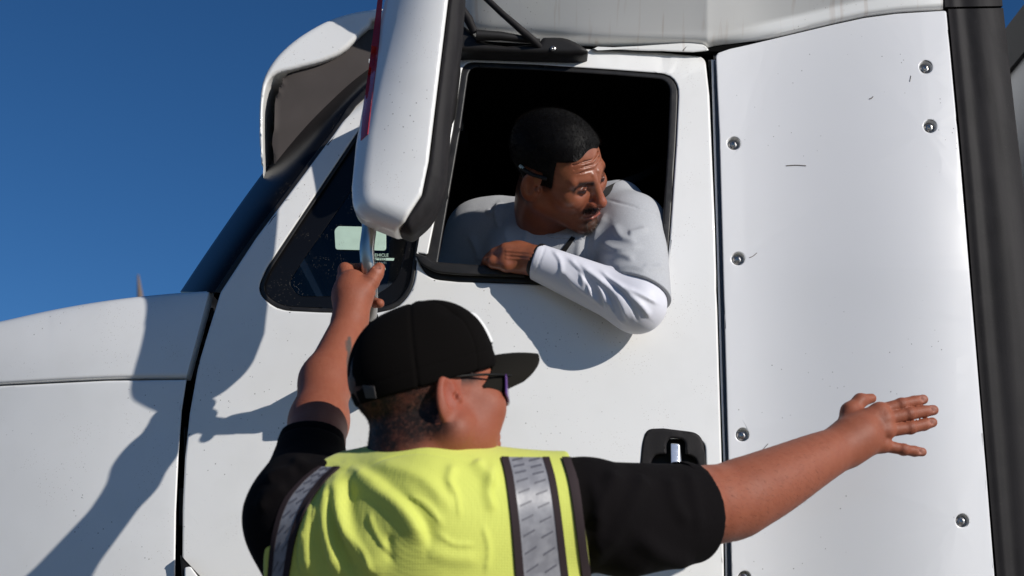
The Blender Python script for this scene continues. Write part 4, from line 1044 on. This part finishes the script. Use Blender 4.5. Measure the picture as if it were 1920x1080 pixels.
for i in range(24):
    for j in (0, 12): bm.faces.new((top_[j][i], top_[j][i + 1], bot_[j][i + 1], bot_[j][i]))
brim = from_bm('cap_brim', bm, mat('cap_brim_cloth', (.011, .0098, .0078), .9, spec=.1, bump=[('noise', 900, .3, .0006)]), cap)
def logo_f(Q):
    q = ((Q - HC) @ HR) / HS; d = cap_f(Q) - .0032
    box = np.maximum(np.abs(q[:, 0] - .004) - .044, np.abs(q[:, 2] - .090) - .022); box = np.maximum(box, -q[:, 1] + .02)
    gap = np.minimum(np.abs(np.abs(q[:, 0]) - .010) - .004, 9); return smax(smax(d, box, .003), -np.maximum(gap, np.abs(q[:, 2] - .089) - .013), .002)
sculpt('cap_emblem', logo_f, HC - .1, HC + .2, .0022, M['white_thread'], cap)
tc_ = bvh(CV, CF)
strip('cap_tab', tc_, [(681, 722), (687, 746)], [(702, 724), (706, 746)], .0018, .002, M['cap_patch'], cap, 4, 6)
M['frame'] = mat('black_frame', (.004, .004, .004), .5, spec=.2)
# sunglasses under the brim
sg_f = []
bm = bmesh.new()
tp = [HW(.082, -.022, .010), HW(.0805, .0, .018), HW(.078, .05, .019), HW(.068, .092, .017), HW(.045, .108, .018), HW(0, .115, .017), HW(-.045, .108, .018), HW(-.068, .092, .017), HW(-.078, .05, .019), HW(-.08, 0, .018)]
tube_bm(bm, [Vector(p) for p in spline(tp, 4)], .0019, 8)
shades = from_bm('sunglasses', bm, M['frame'], worker)
for s in (1, -1):
    bm = bmesh.new(); g0 = []
    for j in range(9):
        r = []
        for i in range(13):
            u = i / 12; v = j / 8; ang = .12 + u * 1.0
            x = s * (.006 + .068 * u); y = .1135 - .028 * u ** 2.2 - .004 * v; hgt = .040 * (1 - .25 * (2 * u - 1) ** 4)
            r.append(bm.verts.new(HW(x, y, .018 - hgt * v * (1 - .10 * u))))
        g0.append(r)
    for j in range(8):
        for i in range(12): bm.faces.new((g0[j][i], g0[j][i + 1], g0[j + 1][i + 1], g0[j + 1][i]))
    o = from_bm('lens', bm, M['lens'], shades); md = o.modifiers.new('thick', 'SOLIDIFY'); md.thickness = .002
# trousers and boots, below the frame
def trousers_f(Q):
    cx = P(800, 1100, 2.1).x; d = ell(Q, (cx, 2.12, .95), (.20, .15, .16))
    for s in (-1, 1): d = smin(d, chain(Q, [(cx + s * .09, 2.12, .9), (cx + s * .11, 2.10, .5), (cx + s * .12, 2.13, .09)], [.10, .075, .062], .03), .04)
    return d
sculpt('trousers', trousers_f, (-.5, 1.85, 0), (.3, 2.4, 1.2), .012, M['denim'], worker)
for s in (-1, 1):
    cx = P(800, 1100, 2.1).x + s * .12
    sculpt('boot', lambda Q: np.maximum(smin(ell(Q, (cx, 2.19, .04), (.052, .14, .06)), cone(Q, (cx, 2.13, .05), (cx, 2.13, .16), .055, .058), .03), -Q[:, 2]), (cx - .1, 2.0, -.01), (cx + .1, 2.36, .22), .008, M['leather'], worker)

# ------------------------------------------------ the driver leaning on the sill
driver = empty('person', (P(1040, 700, 2.95).x, 3.05, 1.15), 'driver in grey t-shirt leaning out of the cab window with forearm on sill', 'person')
camx = Vector((1, 0, 0)); camu = Vector((0, -ST, CT)); camt = Vector((0, -CT, -ST))
def CV3(x, u, t): return camx * x + camu * u + camt * t
dhc = P(1049, 318, 2.735)
DR, DC = head_frame(dhc, CV3(.77, -.40, .497), CV3(.03, .8, .6)); DS = .985
def DW(x, y, z): return Vector(DC + DR @ npv((x, y, z)) * DS)
dsL = P(1183, 430, 2.84); deL = P(1194, 570, 2.688); dwL = P(1006, 490, 2.718)
dsR = P(902, 440, 3.00); deR = P(845, 570, 3.06)
def d_torso(Q):
    d = cone(Q, dsR, P(1010, 470, 2.96), .066, .085); d = smin(d, cone(Q, P(1060, 480, 2.95), dsL, .085, .062), .05)
    d = smin(d, ell(Q, P(1030, 600, 2.985), (.175, .115, .26)), .06)
    d = smin(d, cone(Q, P(980, 482, 2.895), P(1085, 482, 2.865), .07, .07), .04)
    d = smin(d, cone(Q, P(1030, 430, 2.90), P(940, 415, 2.97), .05, .05), .03); d = smin(d, cone(Q, P(1060, 402, 2.94), P(1160, 388, 2.895), .052, .054), .03)
    return d
def d_hand(Q):
    d = ell(Q, P(966, 482, 2.738), (.045, .026, .030)); d = smin(d, cone(Q, dwL, P(975, 482, 2.732), .030, .028), .02)
    for k, (x, y) in enumerate(((948, 468), (940, 476), (936, 484), (938, 492))):
        Yk = 2.725 + .012 * k
        f = [P(962, 474 + 5 * k, Yk), P(x, y, Yk - .003), P(x - 20, y + 8, Yk + .012), P(x - 28, y + 16, Yk + .03)]
        d = smin(d, chain(Q, f, [.0145, .0130, .0115, .0095], .004), .006)
    d = smin(d, chain(Q, [P(985, 495, 2.725), P(950, 497, 2.72), P(925, 492, 2.73), P(912, 489, 2.745)], [.018, .0135, .0115, .009], .006), .008)
    for x, y in ((952, 467), (944, 475), (940, 485)): d = smin(d, sph(Q, P(x + 6, y + 2, 2.722), .0125), .008)
    for i in range(3): d = d - .0014 * np.exp(-((polydist(proj(Q), [(1000, 474 + 7 * i), (950, 470 + 7 * i)])[0]) / 2.5) ** 2)
    return d
def driver_body(Q):
    d = smin(near(Q, DC, .17, lambda q: head_sdf(q, DR, DC, DS, squint=1.0, nose=.88)), cone(Q, DW(0, -.035, -.07), P(1030, 460, 2.91), .058, .066), .025)
    d = smin(d, d_torso(Q) + .02, .03)
    a = smin(cone(Q, dsL, deL, .055, .045), cone(Q, deL, dwL, .043, .028), .02); a = smin(a, near(Q, P(955, 482, 2.72), .09, d_hand), .012)
    return smin(d, a, .02)
SK2 = npv((.255, .083, .041))
def paint_driver(V, N):
    Vf = V.astype(np.float32); L = head_local(V, DR, DC, DS); x, y, z = L[:, 0], L[:, 1], L[:, 2]; ax = np.abs(x)
    c = SK2 * (1 + .07 * vnoise(Vf, 70, 3)[:, None]) * np.ones((len(V), 1), np.float32)
    near = ((np.abs(L) < .15).all(1)).astype(np.float32)
    c = blend(c, (.30, .075, .042), near * np.exp(-(ax / .025) ** 2 - ((y - .105) / .03) ** 2 - ((z + .03) / .02) ** 2) * .7)
    st_ = near * bump1(y, .0, .04) * bump1(-z, .035, .075) * .38                       # shaven beard
    c = blend(c, (.06, .035, .025), np.clip(st_, 0, 1) * (.8 + .2 * vnoise(Vf, 1100, 4)))
    mo_ = near * np.exp(-((ax) / .030) ** 4) * np.exp(-((z + .051 + .14 * ax) / .0075) ** 2) * (y > .07)
    c = blend(c, (.022, .014, .010), np.clip(mo_ * 1.2, 0, .80))
    go = near * np.exp(-(ax / .024) ** 4) * np.exp(-((z + .098) / .024) ** 4) * (y > .05)
    c = blend(c, (.025, .016, .010), np.clip(go * 1.2, 0, .85))
    lip = near * np.exp(-(ax / .021) ** 4) * np.exp(-((z + .0655) / .0085) ** 4) * (y > .084)
    c = blend(c, (.27, .07, .05), np.clip(lip, 0, .85))
    lipl = near * np.exp(-(ax / .024) ** 4) * np.exp(-((z + .0648 + 6 * ax ** 2) / .0016) ** 2) * (y > .08); c = blend(c, (.05, .015, .012), np.clip(lipl, 0, .9))
    ey2 = near * np.exp(-((ax - .032) / .017) ** 2 - ((z - .005) / .010) ** 2) * (y > .055); c = blend(c, (.07, .020, .013), ey2 * .6)  # sockets darkened in the colour: brow shade plus darker lid skin
    brow = near * np.exp(-((z - .0150 - .20 * (ax - .015) + 1.6 * np.clip(ax - .042, 0, 1) + .002) / .0066) ** 2) * bump1(ax, .009, .015) * bump1(-ax, -.058, -.048) * (y > .05)
    c = blend(c, (.010, .007, .006), np.clip(brow * 1.35, 0, .95))
    eye = near * np.exp(-((z - .0006) / .0036) ** 2) * bump1(ax, .016, .020) * bump1(-ax, -.048, -.044) * (y > .06); c = blend(c, (.015, .010, .010), np.clip(eye * 1.3, 0, .95))
    hl = hairline(L); c = blend(c, (.012, .009, .008), np.clip(hl * near, 0, .95) * (.9 + .1 * vnoise(Vf, 900, 6)))
    q = proj(V)
    return c
def hairline(L):
    x, y, z = L[:, 0], L[:, 1], L[:, 2]; ax = np.abs(x)
    front = bump1(z, .062 - .10 * np.clip(ax - .03, 0, 1), .072 - .10 * np.clip(ax - .03, 0, 1))   # top
    side = bump1(-y, -.040, -.030) * bump1(z, -.012, .004)
    back = bump1(-y, .016, .030) * bump1(z, -.075, -.05)
    burn = bump1(-np.abs(y - .018), -.009, -.004) * bump1(z, -.022, -.005) * bump1(ax, .055, .065)
    h = np.maximum(np.maximum(np.maximum(front * bump1(-y, -.075, -.062), side), back), burn * .8)
    return np.where((ax > .0735) & (y > -.036) & (y < .014) & (z < .034) & (z > -.045), 0, h)
dbody, V, F = sculpt('body', driver_body, (-.28, 2.55, 1.75), (.34, 3.16, 2.52), .0017, M['skin2'], driver, paint=paint_driver)
VN = vnormals(V, F); L = head_local(V, DR, DC, DS)
def dhair(Q):
    q = ((Q - DC) @ DR) / DS; d = head_sdf(Q, DR, DC, DS, squint=1.0, nose=.88) - (.0080 * np.clip(.22 + (q[:, 2] - .0) / .08, .18, 1.1) * hairline(q) - .0012) - .0008 * vnoise(Q, 190, 5) * hairline(q)
    return d
hair, HV, HF = sculpt('hair', dhair, DC - .16, DC + .18, .0026, M['hair'], driver)
HN = vnormals(HV, HF)
M['hair_strand'] = mat('hair_strand', (.006, .0045, .0040), .45, spec=.2)  # lighter than the hair shell: lit streaks put into the strand colour
flow = lambda p: np.tile(DR @ npv((.25, .8, -.1)), (len(p), 1))
strands('hair_strands', HV, HF, HN, hairline(head_local(HV, DR, DC, DS)) > .3, 16000, .0075, .00026, flow, M['hair_strand'], hair, 2, .42)
sel = (np.abs(L[:, 0]) < .021) & (L[:, 1] > .055) & (L[:, 2] < -.082) & (L[:, 2] > -.122)
M['beard'] = mat('brown_beard', (.03, .018, .010), .5)
strands('goatee', V, F, VN, sel, 900, .008, .0003, lambda p: np.tile(DR @ npv((0, .2, -1)), (len(p), 1)), M['beard'], driver, 3, .55)
sel = (np.abs(L[:, 0]) < .028) & (L[:, 1] > .075) & (L[:, 2] < -.045) & (L[:, 2] > -.057)
strands('moustache', V, F, VN, sel, 500, .006, .00028, lambda p: np.tile(DR @ npv((0, .1, -1)), (len(p), 1)), M['hair'], driver, 5, .4)
# glasses pushed back: one temple over the ear
gl = [DW(.076, .026, .024), DW(.082, .010, .026), DW(.083, -.01, .024), DW(.081, -.035, .026)]
tg = tube('glasses_temple', [Vector(p) for p in spline(gl, 4)], .0042, M['dark'], driver, 8)
tube('temple_tip', [DW(.0815, -.030, .027), DW(.079, -.042, .028)], .0036, mat('pale_tip', (.45, .55, .52), .3), tg, 8)

# grey t-shirt
dcutL = (P(1192, 522, 2.66), (deL - dsL).normalized() + Vector((.5, .0, .0)))
def d_tee(Q):
    d = d_torso(Q) - .004
    up = cone(Q, dsL, deL, .073, .068); d = smin(d, up, .035)
    d = smin(d, cone(Q, dsR, deR, .070, .062), .04)
    lim = plane(Q, P(1178, 520, 2.66), Vector((-.40, -.25, -1)))
    keep = np.where(Q[:, 1] < 2.86, lim, -1.0); keep = np.where(Q[:, 0] < P(1085, 500, 2.75).x, -1.0, keep)
    d = smax(d, keep, .004)
    nh = cone(Q, P(1030, 402, 2.84), DW(0, -.02, -.05), .056, .062)
    return ssub(d, nh, .006)
d_folds = [([(1150, 420), (1165, 445), (1195, 455)], 5, 9, .004), ([(1125, 455), (1160, 470), (1205, 462)], 5, 9, .005), ([(1130, 480), (1165, 478), (1190, 490)], 5, 9, .004),
           ([(1178, 440), (1192, 437), (1215, 430)], 5, 7, .006), ([(1120, 420), (1110, 460), (1108, 500)], 6, 10, .006), ([(1100, 415), (1088, 450), (1082, 490)], 6, 8, .004),
           ([(1135, 400), (1122, 440), (1116, 480)], 5, 8, .005), ([(1205, 500), (1225, 505), (1245, 500)], 5, 7, .004), ([(1150, 505), (1185, 500), (1215, 510)], 5, 8, .004),
           ([(1140, 375), (1180, 385), (1200, 392)], 2.2, 2.8, -.0018), ([(1200, 392), (1225, 400), (1240, 412)], 2.2, 2.8, -.0018),
           ([(935, 380), (930, 400), (936, 430)], 4, 7, .005), ([(910, 395), (925, 400), (945, 380)], 5, 6, .004), ([(955, 400), (950, 440), (960, 470)], 7, 8, .005), ([(990, 420), (985, 460), (990, 480)], 7, 8, .004), ([(880, 440), (895, 470), (900, 495)], 6, 8, .005)]
dtee, V, F = sculpt('t_shirt', d_tee, (-.30, 2.50, 1.70), (.36, 3.2, 2.50), .0030, M['tee_grey'], driver, folds=d_folds)
def d_sleeve(Q):
    d = smin(cone(Q, dsL, deL, .058, .050), cone(Q, deL, P(1000, 488, 2.720), .053, .036), .03)
    d = smax(d, plane(Q, P(1004, 490, 2.718), (dwL - deL).normalized() + Vector((0, 0, -.12))), .003)
    return d
s_folds = [([(1064, 484), (1087, 509), (1094, 538)], 2.5, 7, .0038), ([(1086, 494), (1122, 536), (1142, 584)], 2.5, 8, .0055), ([(1108, 512), (1158, 558), (1178, 602)], 3, 8, .0055),
           ([(1146, 524), (1198, 571), (1218, 596)], 3, 8, .005), ([(1036, 470), (1050, 492), (1052, 520)], 2, 6, .003), ([(1125, 508), (1150, 530), (1190, 555)], 2, 5, .0035), ([(1172, 540), (1206, 556), (1232, 570)], 2.5, 6, .004),
           ([(1050, 505), (1085, 540), (1130, 572)], 3, 9, .003), ([(1100, 530), (1112, 556), (1135, 580)], 2, 4, .003), ([(1140, 560), (1152, 588), (1172, 610)], 2, 5, .003),
           ([(1022, 462), (1012, 490), (1002, 518)], 1.5, 1.8, -.0014), ([(1078, 500), (1104, 530), (1116, 562)], 2.5, 3, -.003), ([(1100, 512), (1138, 552), (1156, 594)], 2.5, 3, -.0035), ([(1132, 520), (1176, 562), (1196, 602)], 2.5, 3, -.003)]
sculpt('base_layer_sleeve', d_sleeve, (-.02, 2.50, 1.75), (.36, 2.95, 2.40), .0028, M['sleeve_white'], driver, folds=s_folds, label='tight white long sleeve under the grey t-shirt')
hem_ring('wristband', P(1003, 487, 2.720), P(1010, 490, 2.718), .0335, .0345, M['dark'], driver)
# collar rib
tb = bvh(V, F)
strip('collar', tb, [(1000, 400), (1012, 425), (1040, 440), (1075, 440)], [(995, 405), (1008, 431), (1038, 447), (1076, 447)], .002, .003, M['tee_grey'], dtee, 2, 16)
# seat belt from the door pillar over his shoulder and across the chest
def ribbon(name, pts, w, wd, m, parent, th=.0015):
    bm = bmesh.new(); A = []
    for p, d in zip(pts, wd):
        p = Vector(p); d = Vector(d).normalized() * w / 2; n = Vector((0, -th, th * .3)); A.append([bm.verts.new(p + d + n), bm.verts.new(p - d + n), bm.verts.new(p - d - n), bm.verts.new(p + d - n)])
    for a, b in zip(A, A[1:]):
        for k in range(4): bm.faces.new((a[k], a[(k + 1) % 4], b[(k + 1) % 4], b[k]))
    bm.faces.new(A[0][::-1]); bm.faces.new(A[-1]); return from_bm(name, bm, m, parent)
M['belt'] = mat('black_webbing', (.012, .011, .011), .7, spec=.2, bump=[('noise', 600, .3, .0006)])
bp = [P(1300, 270, 3.10), P(1208, 328, 2.95), P(1165, 345, 2.865), P(1132, 362, 2.83), P(1110, 395, 2.82), P(1088, 440, 2.80)]
ribbon('seat_belt', bp, .020, [(0, .3, 1), (0, .25, 1), (0, .2, 1), (-.3, .3, 1), (-1, 0, .6), (-1, 0, .5)], M['belt'], truck)
strip('seat_belt', tb, [(1072, 444), (1052, 470), (1030, 500), (1010, 530)], [(1079, 447), (1060, 474), (1038, 503), (1018, 533)], .003, .002, M['belt'], truck, 3, 16)
